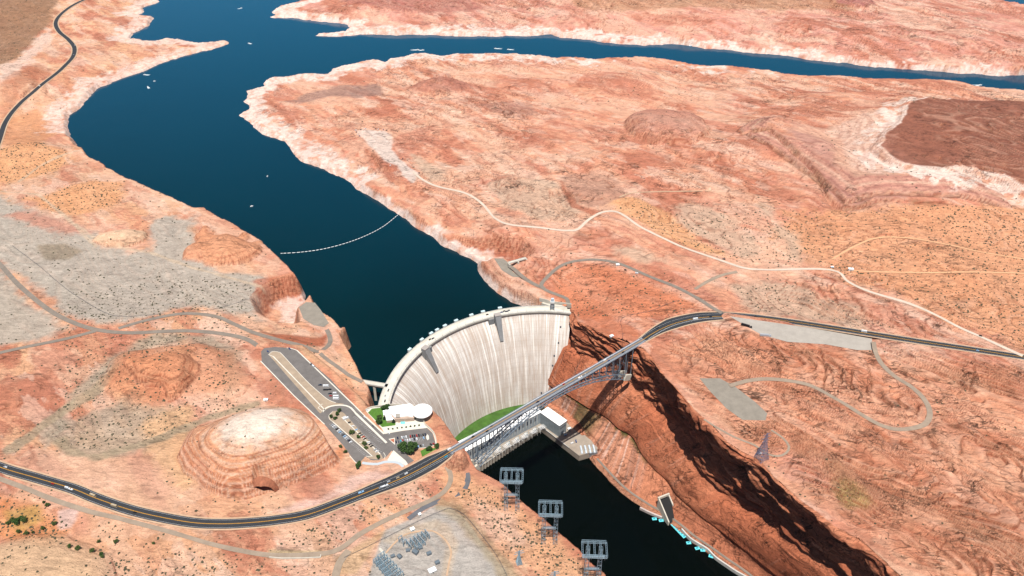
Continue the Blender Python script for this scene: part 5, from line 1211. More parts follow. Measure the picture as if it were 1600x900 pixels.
def pylon(h, wb, lab, p, rz=0., m=None, arms=((.95,7),(.83,9),(.7,7))):
    t = empty('lattice_pylon', p, rz); m = m or MGAL
    for sx in (-1, 1):
        for sy in (-1, 1): mb = MB(); mb.beam((sx*wb/2,sy*wb/2,-1), (sx*wb*.14,sy*wb*.14,h*.62), .55); mb.build('leg', m, t)
    mb = MB(); N_ = 6
    for k in range(N_):
        z0_, z1_ = h*.62*k/N_, h*.62*(k+1)/N_; w0, w1 = wb/2*(1-.72*k/N_), wb/2*(1-.72*(k+1)/N_)
        for i, (ax, ay, bx, by) in enumerate(((-1,-1,1,-1),(1,-1,1,1),(1,1,-1,1),(-1,1,-1,-1))): mb.beam((ax*w0,ay*w0,z0_), (bx*w1,by*w1,z1_), .32); mb.beam((bx*w0,by*w0,z0_), (ax*w1,ay*w1,z1_), .32); mb.beam((ax*w1,ay*w1,z1_), (bx*w1,by*w1,z1_), .32)
    mb.build('bracing', m, t)
    mb = MB(); lattice_leg(mb, (0,0,h*.62), (0,0,h), wb*.28, 1.2, 7, .32); mb.build('mast', m, t)
    for f, w_ in arms:
        mb = MB()
        for s in (-1, 1): mb.beam((0,0,h*f+1), (s*w_,0,h*f), .35); mb.beam((0,0,h*f-1.4), (s*w_,0,h*f), .3)
        mb.build('crossarm', m, t)
    tag(t, lab, 'pylon'); return t
pylon(50, 15, 'lone violet grey lattice pylon on the red slope above the gorge', GT(1189.5,716), .5, mat('pylon_violet', lin(140,136,158,.7), .6, .2))
pylon(24, 7, 'small lattice pylon on the pale slope left of the middle rim tower', GT(811,880), .3, arms=((.95,5.5),(.8,7)))
pylon(24, 7, 'small lattice pylon at the bottom edge between two rim towers', GT(866,912), .3, arms=((.95,5.5),(.8,7)))
def pole(px, py, h, lab, z=None, name='utility_pole'):
    p = GT(px, py) if z is None else W(px, py, z); t = empty(name, p); mb = MB(); mb.cyl((0,0,-.5), .3, h+.5, 7, .16); mb.build('pole', MSTD, t)
    mb = MB(); mb.beam((-1.8,0,h-.8), (1.8,0,h-.8), .22); mb.build('crossarm', MSTD, t); tag(t, lab, 'pole'); return t
pole(1005,565,21,'tall thin pole below the right end of the arch bridge'); pole(972.5,533,17,'thin pole at the lower end of the fence by the rim'); pole(740,368,14,'white mast above the layered red cliff by the lake')
# ================================================================== SWITCHYARD
YG = 'steel frames of the switchyard'
def frame_row(P0, P1, n, h, wd, lab, rows=2):
    a, b_ = GT(*P0), GT(*P1); z = (a.z+b_.z)/2; a.z = b_.z = z; u = (b_-a); Ln = u.length; t = empty('switchyard_gantry', (a+b_)/2, math.atan2(u.y, u.x))
    for k in range(n+1):
        x = -Ln/2+Ln*k/n; mb = MB()
        for r_ in range(rows+1): y = -wd/2+wd*r_/rows; lattice_leg(mb, (x,y,-.5), (x,y,h), .9, .7, 6, .16)
        mb.beam((x,-wd/2,h), (x,wd/2,h), .6); mb.build('portal', MGAL, t)
    mb = MB()
    for r_ in range(rows*2+1): y = -wd/2+wd*r_/(rows*2); mb.beam((-Ln/2,y,h), (Ln/2,y,h), .3); mb.beam((-Ln/2,y,h*.6), (Ln/2,y,h*.6), .22)
    mb.build('bus_bar', MGAL, t)
    mb = MB()
    for k in range(n*2):
        for r_ in range(rows*2): mb.cyl((-Ln/2+Ln*(k+.5)/(n*2), -wd/2+wd*(r_+.5)/(rows*2), -.3), .3, h*.55, 6, .2)
    mb.build('insulator', MSTD, t); tag(t, lab, 'switchgear', YG)
frame_row((596,873), (626,905), 6, 11, 9, 'long blue grey switchyard frame beside the white trench at the bottom'); frame_row((588,878), (610,905), 5, 8, 7, 'lower switchyard frame at the left edge of the yard')
frame_row((639,855), (668,838), 5, 9, 10, 'central blue grey switchyard frame inside the pale loop road'); frame_row((650,858), (663,850), 2, 6, 5, 'short grey frame just below the central switchyard frame', 1)
frame_row((626,846), (633,852), 1, 10, 5, 'narrow frame left of the central switchyard frame', 1)
def yard_unit(px, py, s, rz, lab):
    p = GT(px, py); t = empty('switchyard_transformer', p, rz); mb = MB(); mb.box((0,0,s*.45-.3), (s*1.5,s,s*.8+.6)); mb.build('tank', mat('yard_tank', lin(120,130,138,.65), .5), t)
    mb = MB(); 
    for k in range(6): mb.box((-s*.6+k*s*.24, s*.65, s*.4), (.15,s*.35,s*.6))
    mb.build('radiator', MSTD, t)
    for k in (-1,0,1): mb = MB(); mb.cyl((k*s*.45,0,s*.85), .2, s*.6, 7, .1); mb.build('bushing', MGAL, t)
    tag(t, lab, 'transformer')
for a in ((649,864,5.,-.6,'largest grey transformer below the central switchyard frame'),(657,857,3.6,.4,'pale transformer right of the largest one in the switchyard'),(637.5,861,3.6,.2,'pale blue transformer left of the largest one in the switchyard'),
          (624,871,4,-.8,'dark grey unit beside the narrow pale trench'),(614,870,3.6,.5,'row unit on the pale trench near the frames'),(670.5,866,4,.5,'upper of the two lone breakers in the open yard'),(683.5,880,4,.5,'lower of the two lone breakers in the open yard')): yard_unit(*a)
mb = MB(); a, b_ = GT(593,857), GT(634,905); mb.beam(a+Vector((0,0,.2)), b_+Vector((0,0,.2)), 3.4, .8); o = mb.build('cable_trench', MC); tag(o, 'straight white concrete cable trench crossing the switchyard', 'trench')
# loop tracks worn in the yard
mb = MB(); L = road_line([(600,868),(615,850),(632,836),(650,831),(668,829),(682,832),(697,845),(705,862),(702,878),(698,900)]); ribbon(mb, L, 2.4, .35); o = mb.build('dirt_track', MA['shoulder']); o['kind'] = 'structure'
# retaining wall by the lower road
rw = empty('retaining_wall', GT(460,871)); tag(rw, 'long low white retaining wall beside the lower gravel road', 'wall')
pts_ = [GT(421,871.5), GT(440,873.2), GT(470,873), GT(501,871.5), GT(501.5,867.5)]; mb = MB()
for a, b_ in zip(pts_[:-1], pts_[1:]): mb.beam(a+Vector((0,0,.4)), b_+Vector((0,0,.4)), 1.1, 3.)
child(mb, rw, 'wall_face', MC)
# ================================================================== FENCES, BUOY LINE
def fence(P, lab, h=2.2, step=7., z=None):
    q = np.array([GT(*p) for p in P]); L = smooth_line(q, step); L[:,2] = ground(L[:,0], L[:,1]); t = empty('wire_fence', L[len(L)//2]); mb = MB()
    for p in L: mb.beam(p-np.array([0,0,.4]), p+np.array([0,0,h]), .22)
    child(mb, t, 'post', MSTD); mb = MB()
    for i in range(len(L)-1):
        for z_ in (.6, 1.4, 2.1): mb.beam(L[i]+np.array([0,0,z_]), L[i+1]+np.array([0,0,z_]), .12)
    child(mb, t, 'wire', MSTD); tag(t, lab, 'fence')
fence([(20,385),(60,415),(115,460),(177,493.5),(255,491)], 'dark straight wire fence crossing the grey flat on the left'); fence([(285,489),(340,482),(400,474)], 'wire fence running from the fork towards the red cut')
fence([(972,531),(972,515),(972,498),(1005,489),(1060,470)], 'thin fence running up the red slope behind the bridge end'); fence([(538,872),(580,852),(620,832),(660,812),(700,795)], 'wire fence along the upper side of the switchyard')
fence([(700,795),(725,805),(770,860),(792,900)], 'wire fence along the river side of the switchyard')
bl_ = empty('buoy_line', W(540,372,143)); tag(bl_, 'curved white safety buoy line strung across the lake', 'buoy line')
L = smooth_line(WA([(438,396),(470,394),(505,389),(540,380),(572,368),(600,353),(626,332)], 143.1), 7.2); mb = MB()
for i in range(len(L)-1): a, b_ = Vector(L[i]), Vector(L[i+1]); mb.tube([a.lerp(b_, .12), a.lerp(b_, .82)], .55, 6)
child(mb, bl_, 'float', MRF); mb = MB(); mb.tube([tuple(p) for p in L], .12, 4); child(mb, bl_, 'rope', MSTD)
# ================================================================== SPILLWAY INTAKES, TUNNEL OUTLET, FLOATS
def gates(P0, P1, lab, n=2, z=186):
    a, b_ = W(*P0, z), W(*P1, z); u = b_-a; Ln = u.length; t = empty('spillway_gate', (a+b_)/2, math.atan2(u.y, u.x))
    mb = MB(); mb.box((0,0,0), (Ln,6,1.6)); mb.build('deck', MC, t)
    for k in range(n+1): mb = MB(); mb.box((-Ln/2+Ln*k/n,-1,-14), (3,9,27)); mb.build('pier', MC, t)
    for k in range(n): mb = MB(); mb.box((-Ln/2+Ln*(k+.5)/n,-3,-18), (Ln/n-3,1,16)); mb.build('gate_leaf', MSTD, t)
    for s in (-2.6, 2.6): mb = MB(); mb.box((0,s,1.3), (Ln,.3,1.1)); mb.build('railing', MCL, t)
    tag(t, lab, 'spillway gate')
gates((450,518), (478,505), 'white twin bay spillway gate bridge beside the west platform', 2, 184); gates((795,411), (822,403.5), 'white spillway gate bridge beside the east platform', 2, 186)
pt = empty('tunnel_portal', W(1048,806,14)); tag(pt, 'white concrete spillway tunnel portal open to the river', 'tunnel portal')
qa = dict(l0=W(1043,818,1), r0=W(1056,815,1)); c0 = W(1050,815,0); bk_ = Vector((-.42,.9,0)).normalized(); sd2 = Vector((bk_.y,-bk_.x,0))
def tp(s, d_, z): return c0+sd2*s+bk_*d_+Vector((0,0,z))
for s in (-9.5, 9.5):
    mb = MB(); mb.add([tp(s-1,-4,-6),tp(s+1,-4,-6),tp(s+1,30,-6),tp(s-1,30,-6),tp(s-1,-4,8),tp(s+1,-4,8),tp(s+1,30,31),tp(s-1,30,31)], [(3,2,1,0),(4,5,6,7),(0,1,5,4),(1,2,6,5),(2,3,7,6),(3,0,4,7)]); child(mb, pt, 'wing_wall', MC)
mb = MB(); mb.beam(tp(-11,30,29.5), tp(11,30,29.5), 2.6, 4.5); child(mb, pt, 'lintel', MC)
mb = MB(); mb.beam(tp(0,29.4,11), tp(0,31,11), 17, 26); child(mb, pt, 'tunnel_mouth_darkness', mat('tunnel_black', (.004,.004,.004), 1., spec=0))  # black block stands in for the darkness inside the tunnel
mb = MB(); mb.beam(tp(0,-3,3.0), tp(0,29,25), 17.4, 4.5); child(mb, pt, 'channel_shade', mat('channel_shade_black', (.008,.008,.008), .6))  # near-black slab laid over the ground: the channel's shade painted as a surface
qw = empty('quay_wall', W(1110,870,2)); tag(qw, 'grey concrete river wall below the tunnel portal', 'wall')
L = smooth_line(WA([(1065,828),(1078,842),(1092,851),(1105,859),(1118,872),(1135,884),(1150,894),(1170,905)], 3), 5); mb = MB()
for i in range(len(L)-1): mb.beam(L[i], L[i+1], 2.2, 7)
child(mb, qw, 'wall_face', MCL)
lw_ = empty('landing', W(1025,800,3)); tag(lw_, 'pale concrete landing at the water left of the tunnel portal', 'landing')
L = smooth_line(WA([(1000,794),(1010,799),(1020,803.5),(1034,809)], 3), 5); mb = MB()
for i in range(len(L)-1): mb.beam(L[i], L[i+1], 4.5 if i > len(L)*.8 else 2.6, 5)
child(mb, lw_, 'slab', conc('landing_concrete', lin(212,196,190,.66)))
MFL = mat('turquoise_float', lin(110,222,232,.85), .5); 
def dock(px, py, n, rz, lab):
    t = empty('floating_dock', W(px, py, .3), rz)
    for k in range(n):
        mb = MB(); mb.box((0,-(k-(n-1)/2)*5.4,.4), (7.4,4.8,1.)); mb.build('pontoon', MFL, t)
        mb = MB(); mb.box((-.6,-(k-(n-1)/2)*5.4,1.5), (2.4,1.8,1.2)); mb.box((2,-(k-(n-1)/2)*5.4+1,1.2), (1.2,1.2,.7)); mb.build('canopy', mat('teal_canopy', lin(60,150,170,.7), .5), t)
    tag(t, lab, 'dock', 'turquoise floating docks along the river')
for a in ((1022.5,811,1,.1,'leftmost turquoise float left of the tunnel portal'),(1033,813.5,1,.1,'turquoise float right beside the portal wing wall'),(1060.5,829,6,.95-.4,'long block of turquoise floats just right of the portal'),(1076,848.5,1,.1,'single turquoise float just below the long block'),
          (1089.5,857,1,.25,'left float of the turquoise pair along the river wall'),(1098,860,1,-.05,'right float of the turquoise pair along the river wall'),(1111,869.5,1,-.4,'rightmost pale turquoise float at the river wall')): dock(*a)
# ================================================================== VEHICLES
def car_mesh(kind, col):
    """one small vehicle: body, glasshouse, wheels"""
    body = mat('paint_'+kind+'_%d_%d_%d' % col, lin(*col, .8), .35, .1); L_, w_, h1, h2 = dict(car=(4.7,1.9,.85,1.5), suv=(5.,2.,1.,1.85), pickup=(5.8,2.05,1.05,1.9), van=(6.2,2.2,1.2,2.6), camper=(9.5,2.6,1.3,3.3), boat_trailer=(8.,2.3,1.1,1.9), bus=(12.5,2.6,1.2,3.4), semi=(19,2.6,1.3,4.))[kind]
    mb = MB().use(body); mb.box((0,0,(h1+.35)/2+.1), (L_,w_,h1-.2), 0, .96)
    if kind in ('car','suv'):
        mb.use(MGL); mb.box((-.15,0,(h1+h2)/2), (L_*.56,w_*.9,h2-h1), 0, .8); mb.use(body); mb.box((-.2,0,h2+.03), (L_*.42,w_*.72,.08))
    elif kind == 'pickup':
        mb.use(MGL); mb.box((.5,0,(h1+h2)/2), (2.1,w_*.88,h2-h1), 0, .8); mb.use(body); mb.box((.5,0,h2+.03), (1.6,w_*.7,.08)); mb.use(MSTD); mb.box((-1.7,0,h1+.12), (2.2,w_*.8,.12))
    elif kind == 'semi':
        mb.use(body); mb.box((-2.2,0,2.5), (14.4,2.55,2.9)); mb.use(body); mb.box((7.6,0,2.), (2.4,2.4,2.2)); mb.use(MGL); mb.box((8.7,0,2.5), (.4,2.2,.9))
    elif kind == 'boat_trailer':
        mb.use(body); mb.box((0,0,1.3), (7.4,2.2,.9), 0, .7); mb.use(MGL); mb.box((.6,0,1.9), (1.4,1.4,.4), 0, .8)
    else:
        mb.box((-.3,0,(h1+h2)/2), (L_*.92,w_*.97,h2-h1), 0, .97); mb.use(MGL); mb.box((L_*.44,0,h1+.55), (.5,w_*.86,.8)); mb.box((0,0,h1+.7), (L_*.7,w_*1.0,.55)); mb.use(MCL); mb.box((-1,0,h2+.15), (1.,.9,.3))
    mb.use(mat('tyre', (.02,.02,.02), .9))
    for x in (-L_*.31, L_*.31):
        for s in (-1, 1):
            a = [(x+.36*math.cos(k*math.pi/4), s*w_*.5, .36+.36*math.sin(k*math.pi/4)) for k in range(8)]; b_ = [(p[0], s*w_*.38, p[2]) for p in a]; mb.add(a+b_, [(k,(k+1)%8,8+(k+1)%8,8+k) for k in range(8)]+[tuple(range(8)), tuple(range(15,7,-1))])
    me = bpy.data.meshes.new(kind); me.from_pydata(mb.v, [], mb.f)
    for x in mb.mats: me.materials.append(x)
    me.polygons.foreach_set('material_index', mb.m); me.update(); return me
CLR = dict(white=(236,238,240), silver=(178,184,190), black=(34,36,40), red=(170,30,34), blue=(40,74,130), darkblue=(30,42,70), gray=(98,102,108), teal=(60,160,190), lightblue=(150,190,225), tan=(190,170,140))
CW_ = dict(darkblue='dark blue', lightblue='pale blue', gray='grey')
CM = {}
def vehicle(p, rz, kind, col, lab, group=None):
    if (kind, col) not in CM: CM[(kind, col)] = car_mesh(kind, CLR[col])
    nm = {'car':'parked_car','suv':'parked_car','pickup':'pickup_truck','van':'van','camper':'camper_van','boat_trailer':'boat_trailer','bus':'bus','semi':'articulated_lorry'}[kind]
    o = bpy.data.objects.new(nm, CM[(kind, col)]); COL.objects.link(o); o.location = p; o.rotation_euler.z = rz
    tag(o, lab, {'car':'car','suv':'car','pickup':'pickup truck','van':'van','camper':'camper','boat_trailer':'boat trailer','bus':'bus','semi':'lorry'}[kind], group); return o
def pa(a, b_, z=PADZ): p, q = W(*a, z), W(*b_, z); return math.atan2(q.y-p.y, q.x-p.x)
KN = dict(car='car', suv='suv', pickup='pickup', van='van', camper='camper', boat_trailer='boat on a trailer', bus='bus', semi='lorry')
def row(a, b_, cols, rz, where, group, z=PADZ, zo=.06, skip=(), kinds=None):
    n = len(cols)
    for k, c in enumerate(cols):
        if c is None: continue
        kd = (kinds or {}).get(k) or ('suv' if k % 3 == 1 else 'car'); px = a[0]+(b_[0]-a[0])*k/(n-1); py = a[1]+(b_[1]-a[1])*k/(n-1); p = W(px, py, z); p.z += zo
        seen = [x for x in cols[:k+1] if x]; vehicle(p, rz+rs.uniform(-.04,.04), kd, c, f'{CW_.get(c, c)} {KN[kd]}, {ORD[len(seen)-1]} {where}', group)
rs.seed(12)
aI = pa((560,700),(553,704)); aJ = pa((560,680),(568,677))
row((519.5,664.5), (548,691), ['silver','white','silver','black','white','lightblue','silver','gray','lightblue','white','silver','darkblue','white'], aI, 'from the top along the left kerb of the planted island', 'cars along the left kerb of the planted island')
row((538,652), (589,706), ['white','white',None,'black',None,'white',None,'lightblue',None,'black','gray','red','black',None,'white','darkblue','black',None,'silver','white'], aJ, 'from the top along the right kerb of the planted island', 'cars along the right kerb of the planted island', kinds={1:'camper',7:'car',14:'suv'})
rc_ = pa((640,690),(638,683))
row((621.5,684.8), (664.5,679.5), ['darkblue',None,'white','silver','white',None,'red','black','darkblue','red','black','gray','black','darkblue'], rc_, 'from the left in the upper row of the small car park', 'upper row of the small car park')
row((619,691), (662,684.6), ['darkblue','gray','teal','red','silver','white','white','silver','darkblue','white',None,None,'lightblue'], rc_, 'from the left in the lower row of the small car park', 'lower row of the small car park')
row((653.5,698.5), (661.5,696.5), ['lightblue','black','silver'], rc_, 'from the left against the lower kerb of the small car park', 'cars on the lower kerb of the small car park')
row((673.5,695), (678,694.5), ['black','red'], rc_+.5, 'from the left beside the right exit of the small car park', 'cars beside the right exit')
LA = pa((500,580),(520,600)); LX = pa((510,600),(520,600))
for px, py, kd, c, lab in [(500.3,602,'pickup','darkblue','dark blue pickup at the top of the long car park'),(509.5,604,'camper','white','white camper behind the dark blue pickup'),(509,609.5,'boat_trailer','black','black boat trailer below the top camper'),(515.5,609,'suv','black','black suv right of the black boat trailer'),
        (515.7,615.5,'pickup','black','black pickup in the middle of the long car park'),(523.5,615,'van','white','white van right of the black pickup'),(516.8,619,'car','red','dark red car alone in the long car park'),(525.3,620.3,'camper','white','upper white camper of the lower pair'),(525.3,624,'camper','white','lower white camper of the lower pair'),
        (418.5,549.5,'car','blue','blue car rounding the top left of the car park loop'),(452.5,545.3,'pickup','blue','blue pickup at the upper entry of the long car park'),(486.5,570,'suv','darkblue','dark suv parked against the long upper kerb'),(489.5,573,'van','white','white van parked against the long upper kerb'),
        (607.5,677,'car','white','white car at the left entry of the small car park'),(574,641.5,'car','white','white car by the terrace left of the upper lawn'),(583,666,'car','gray','grey car on the drive beside the upper lawn'),(570,652,'car','white','white car on the drive above the divider')]:
    p = W(px, py, PADZ); p.z += .1; vehicle(p, LX if py > 600 and px < 530 else LA, kd, c, lab)
def on_road(L, px, side, kind, col, lab, dz=.2, flip=0):
    xs = np.array([800+FPX*p[0]/(p[1]*CP+(CAM_H-p[2])*SP) for p in L]); i = int(np.clip(np.argmin(abs(xs-px)), 1, len(L)-2)); d_ = L[i+1]-L[i-1]; a = math.atan2(d_[1], d_[0]); n2 = (-math.sin(a), math.cos(a))
    vehicle((L[i][0]+n2[0]*side, L[i][1]+n2[1]*side, L[i][2]+dz), a+(math.pi if flip else 0), kind, col, lab)
for a in [(5,2.5,'pickup','white','white pickup at the left edge of the highway'),(86,-2,'car','red','dark red car on the highway left of the first camper'),(108,-2,'van','white','white van heading a camper on the left highway'),(114,-2,'boat_trailer','white','white boat towed behind the highway van'),(146,1.5,'camper','tan','tan camper on the highway curve'),(183,-2,'camper','tan','tan camper followed by the highway bend'),(213,-2,'car','black','black car on the lower highway bend'),
          (563,3,'boat_trailer','lightblue','pale blue boat trailer on the highway below the pink rock'),(594,-2,'pickup','white','white pickup on the highway below the white plaza'),(599,-2,'boat_trailer','white','white boat behind the highway pickup'),(611,2.5,'car','silver','silver car left of the highway junction'),(621,2.5,'car','tan','tan car at the highway junction'),(635,3,'car','white','white car just past the highway junction'),(691,-4.5,'car','teal','bright blue car on the highway by the round knoll'),(703,3.5,'van','white','white van entering the left end of the bridge')]: on_road(LW, *a)
for a in [(1030,4,'car','black','black car on the dark curve right of the bridge'),(1083,-4.5,'camper','white','white camper on the wide dark highway curve'),(1112,-1,'car','black','black car where the service road meets the highway'),(1348,2.5,'camper','white','white camper on the highway above the pale lay-by end'),(1530,-2,'car','lightblue','pale blue car on the right stretch of highway'),(1178,2,'car','black','black car on the highway above the pale lay-by')]: on_road(LE, *a)
BA = math.atan2((B1-B0).y, (B1-B0).x); ub = (B1-B0).normalized(); nb = Vector((-ub.y, ub.x, 0))
def on_bridge(px, side, kd, c, lab): s = min(np.arange(0, LEN, .5), key=lambda s: abs(pxs(s)-px)); p = B0+ub*s+nb*side; vehicle((p.x, p.y, 213.14), BA, kd, c, lab)
for a in [(742,2.3,'suv','black','black suv farthest left on the bridge deck'),(762,-2.2,'car','black','black car on the near lane above the powerhouse'),(772,2.3,'car','gray','grey car on the far lane above the lawn'),(845,-2.2,'suv','darkblue','dark suv on the bridge where it crosses the dam toe'),(891,2.3,'car','red','red car on the far lane of the bridge'),(915,-2.2,'boat_trailer','white','white boat trailer in the middle of the bridge'),(922,-2.2,'pickup','silver','silver pickup ahead of the bridge boat trailer'),(959,2.3,'van','white','white van on the far lane near the right end'),(962,-2.2,'car','blue','blue car on the near lane near the right end'),(986,-2.2,'suv','black','black suv closest to the right end of the bridge')]: on_bridge(*a)
for px, py, rz, kd, c, lab in [(1166.5,510,-.5,'semi','black','dark lorry parked at the left end of the pale lay-by'),(1196,525,-.1,'semi','silver','silver lorry parked on the lower edge of the pale lay-by')]:
    p = W(px, py, PZ['bus_pull']); vehicle(p, rz, kd, c, lab)
for px, py, kd, c, lab in [(1131,405.5,'pickup','black','black pickup on the pale dirt road'),(977,422.5,'suv','black','black suv on the service road shoulder'),(995,428,'van','white','white van on the service road shoulder'),(1532,525.5,'suv','black','black suv on the widening dirt road at right'),(607,619,'car','gray','grey car on the left shoulder of the dam'),(646,262,'pickup','tan','tan truck at the foot of the overlook'),(655,271,'suv','black','dark suv on the dirt road below the overlook'),(117,71,'car','white','white car on the far desert highway bend'),(115,86,'car','silver','silver car below the far desert highway bend'),(62,135,'van','white','white van low on the far desert highway')]:
    if px == 607: continue
    p = GT(px, py); p.z += .6; vehicle(p, -.4, kd, c, lab)
vcs = [(556,204),(557,207),(559,210.5),(562,213),(564,203),(571,201.5),(587,202),(591,202.5),(599,203),(604,204),(610,259),(629,249)]
for k, (px, py) in enumerate(vcs):
    p = GT(px, py); p.z += .5; vehicle(p, rs.uniform(0, 3), 'suv', ['white','darkblue','white','blue','black'][k % 5], f"{CW_.get(['white','darkblue','white','blue','black'][k % 5], ['white','dark blue','white','blue','black'][k % 5])} car, {ORD[k]} from the left at the white overlook", 'cars at the white overlook')
for k, (px, py, c) in enumerate([(601,627,'black'),(603,619,'silver'),(605.5,610,'gray'),(672,531,'black'),(676,529,'darkblue'),(760,490,'black'),(783.5,487,'blue'),(787.5,486,'black'),(791,485.5,'darkblue'),(795,485.5,'gray')]):
    q = W(px, py, 178); a = math.atan2(q.y-DC.y, q.x-DC.x); q = dam_pt(a, 258.5+(k % 2)*2, 178.1); vehicle(q, a+math.pi/2, 'suv' if k % 2 else 'pickup', c, f'{ORD[k]} vehicle from the left on the dam crest road, {CW_.get(c, c)}', 'vehicles on the dam crest')
for k, (px, py, c) in enumerate([(903,672,'white'),(884,680,'lightblue'),(900,690,'blue'),(894,693,'white'),(880,676,'white')]):
    vehicle(W(px, py, 13.1), rs.uniform(0, 3), 'van', c, f'{ORD[k]} work van on the river yard by the machine shop, {CW_.get(c, c)}', 'work vans on the river yard')
# ================================================================== BOATS
MHULL = mat('boat_hull', (.8,.8,.8), .3); MWAKE = mat('foam', (.75,.8,.8), .7)
def boat(px, py, L_, rz, wake, lab):
    L_ *= .75; wake *= .7
    t = empty('motor_boat', W(px, py, 143.1), rz); mb = MB(); w_ = L_*.32
    P = [(-L_/2,-w_/2),(L_*.2,-w_/2),(L_/2,0),(L_*.2,w_/2),(-L_/2,w_/2)]; mb.prism(P, -.3, 1.4); mb.build('hull', MHULL, t)
    mb = MB(); mb.box((-L_*.08,0,2.1), (L_*.4,w_*.75,1.5), 0, .8); mb.build('cabin', MCL, t)
    if wake:
        mb = MB(); n = 10
        for s in (-1, 1): 
            vs = []
            for k in range(n+1): x = -L_*.4-wake*k/n; y = s*(w_*.3+wake*.16*k/n); h_ = 1.6*(1-k/n)**.6+.1; vs += [(x,y-h_,.12), (x,y+h_,.12)]
            mb.add(vs, [(2*k,2*k+1,2*k+3,2*k+2) for k in range(n)])
        o = mb.build('wake', MWAKE, t)
    tag(t, lab, 'boat', 'boats on the lake')
for a in [(231,136,14,2.2,16,'largest white boat on the lake below the pale headland'),(241.5,127,9,.4,0,'small white boat just right of the largest boat'),(226,117,12,3.1,20,'white boat close under the pale headland'),(389,68,13,2.8,12,'white boat in the middle of the upper lake'),(377,13,12,.6,16,'white boat near the top edge of the lake'),(418,275.5,8,1.5,0,'tiny white boat alone in mid lake'),(393.5,322.5,9,.5,0,'tiny white boat nearest to the buoy line'),
          (653,78,13,.05,32,'left of two white boats in the narrow arm'),(661,78.5,12,.05,18,'right of two white boats in the narrow arm'),(774,76,12,3.1,30,'white speedboat left of its neighbour in the far arm'),(794,77.5,11,3.1,26,'white speedboat by the far arm shore'),(1532,133,14,.1,34,'white boat at the right end of the far arm'),(225,9.5,14,.3,0,'white boat moored against the top left shore'),(1080,71.5,20,.1,0,'pale houseboat at the far pink shore'),(473,3,12,.3,0,'white houseboat by the top shore left of the headland')]: boat(*a)
# ================================================================== ALCOVE IN THE ROUNDED ROCK
def alcove(px, py, w_, h, depth, lab):
    z = float(G(px, py)[2])+2; p = W(px, py, z); t = empty('rock_alcove', p); n = 28; mb = MB(); front = []; back = []
    outer = []
    for k in range(n+1):
        a = math.pi*k/n; front.append((w_/2*math.cos(a), -6+abs(math.cos(a))*5, h*math.sin(a)-2)); outer.append((w_*.66*math.cos(a), 5, h*1.55*math.sin(a)-3)); back.append((w_/2*.8*math.cos(a), depth, h*.6*math.sin(a)-2))
    mb.add(front+back+outer, [(k,k+1,n+2+k,n+1+k) for k in range(n)]+[(k+1,k,2*(n+1)+k,2*(n+1)+k+1) for k in range(n)]); mb.add([(w_*.4*math.cos(math.pi*k/n), depth, h*.6*math.sin(math.pi*k/n)-2) for k in range(n+1)], [tuple(range(n+1))])
    o = mb.build('overhang', mat('alcove_rock', lin(200,128,96,.5), .95, noise=.3, nscale=.3), t); tag(t, lab, 'rock arch'); return t
alcove(412, 767, 29, 17, 15, 'dark arched alcove at the foot of the rounded rock dome')
# ================================================================== DESERT SCRUB
rg = np.random.RandomState(3)
def scatter(n, dens):
    v = rg.rand(n*1); y = 470*np.exp(v**.9*math.log(3600/470.)); hw = (.66*(.819*y+503)); x = (rg.rand(n)*2-1)*hw
    u = np.clip((x/(.74*(.819*y+503)+40)+1)/2*(NX-1), 0, NX-1).astype(int); j = np.clip(np.log(y/470)/_ly*(NY-1), 0, NY-1).astype(int)
    k = rg.rand(n) < dens[j, u]; return x[k], y[k]
DEN = .16+.0*GX; DEN = DEN*(1-rock*.6)*sst(-.5, .3, fbm(GX, GY, 45, 3, 4)+.1)
DEN = np.where(far, DEN*.5, DEN)*(1-g1*.7)*(1-g1b*.7)*sst(-.35, .25, fbm(GX, GY, 150, 4, 6)+nC*.4)
for g_, a_ in ((g1,.09),(g1b,.07),(o1,.9),(o2,.9),(sc1,.6),(tl,.5),(bl,.35)): DEN = np.maximum(DEN, g_*a_)
for P_, a_ in (([(1240,330),(1320,330),(1400,318),(1490,318),(1640,330),(1700,560),(1600,545),(1450,482),(1330,440),(1300,420),(1250,400),(1210,350)], .95), ([(870,425),(900,410),(960,415),(1040,450),(1090,475),(1040,500),(960,500),(900,495),(875,455)], .7), ([(1145,445),(1200,438),(1260,446),(1340,482),(1340,512),(1250,500),(1180,490),(1155,470)], .8), ([(700,760),(760,760),(900,880),(860,900),(790,860),(740,800)], .6),([(90,470),(250,430),(400,450),(380,640),(200,700),(90,700)], .5),([(420,850),(560,790),(680,745),(700,770),(560,830),(520,862)], .55),([(170,870),(420,875),(520,880),(520,900),(170,900)],.6),([(1310,700),(1300,760),(1370,800),(1350,810),(1290,770),(1280,700)],.5),([(1210,315),(1260,380),(1240,420),(1120,400),(1000,340)],.6)):
    DEN = np.maximum(DEN, sst(-14, 14, poly(P_, 40, 12))*a_)
DEN *= (S > 6)*(SLP < .7)*(H > 143+12)*(1-.9*sst(-8, 4, sM)*0)*(1-vpz)*(1-gy)*(1-RK*.75)
DEN *= 1-.5*sst(1, .9, MD['hive'])
for L, hw_ in [(LW, 11), (LE, 16)]+[(l, w_/2+1.2) for _, l, w_, _ in RL]: DEN *= line_local(GX, GY, L[::2, :2], 40) > hw_
for nm, P, z in PADS:
    if nm != 'yard': DEN *= sdf_local(GX, GY, WA(P, PZ[nm])[:, :2], 30) < 1
DEN = np.clip(DEN*1.25, 0, 1)
sx, sy = scatter(330000, DEN*np.clip(.5+.5*900/GY, 0, 1)); sz = ground(sx, sy); n = len(sx)
sr = (.4+rg.rand(n)**3.2*1.7)*(1+.35*np.clip((sy-900)/1500, 0, 1)); 
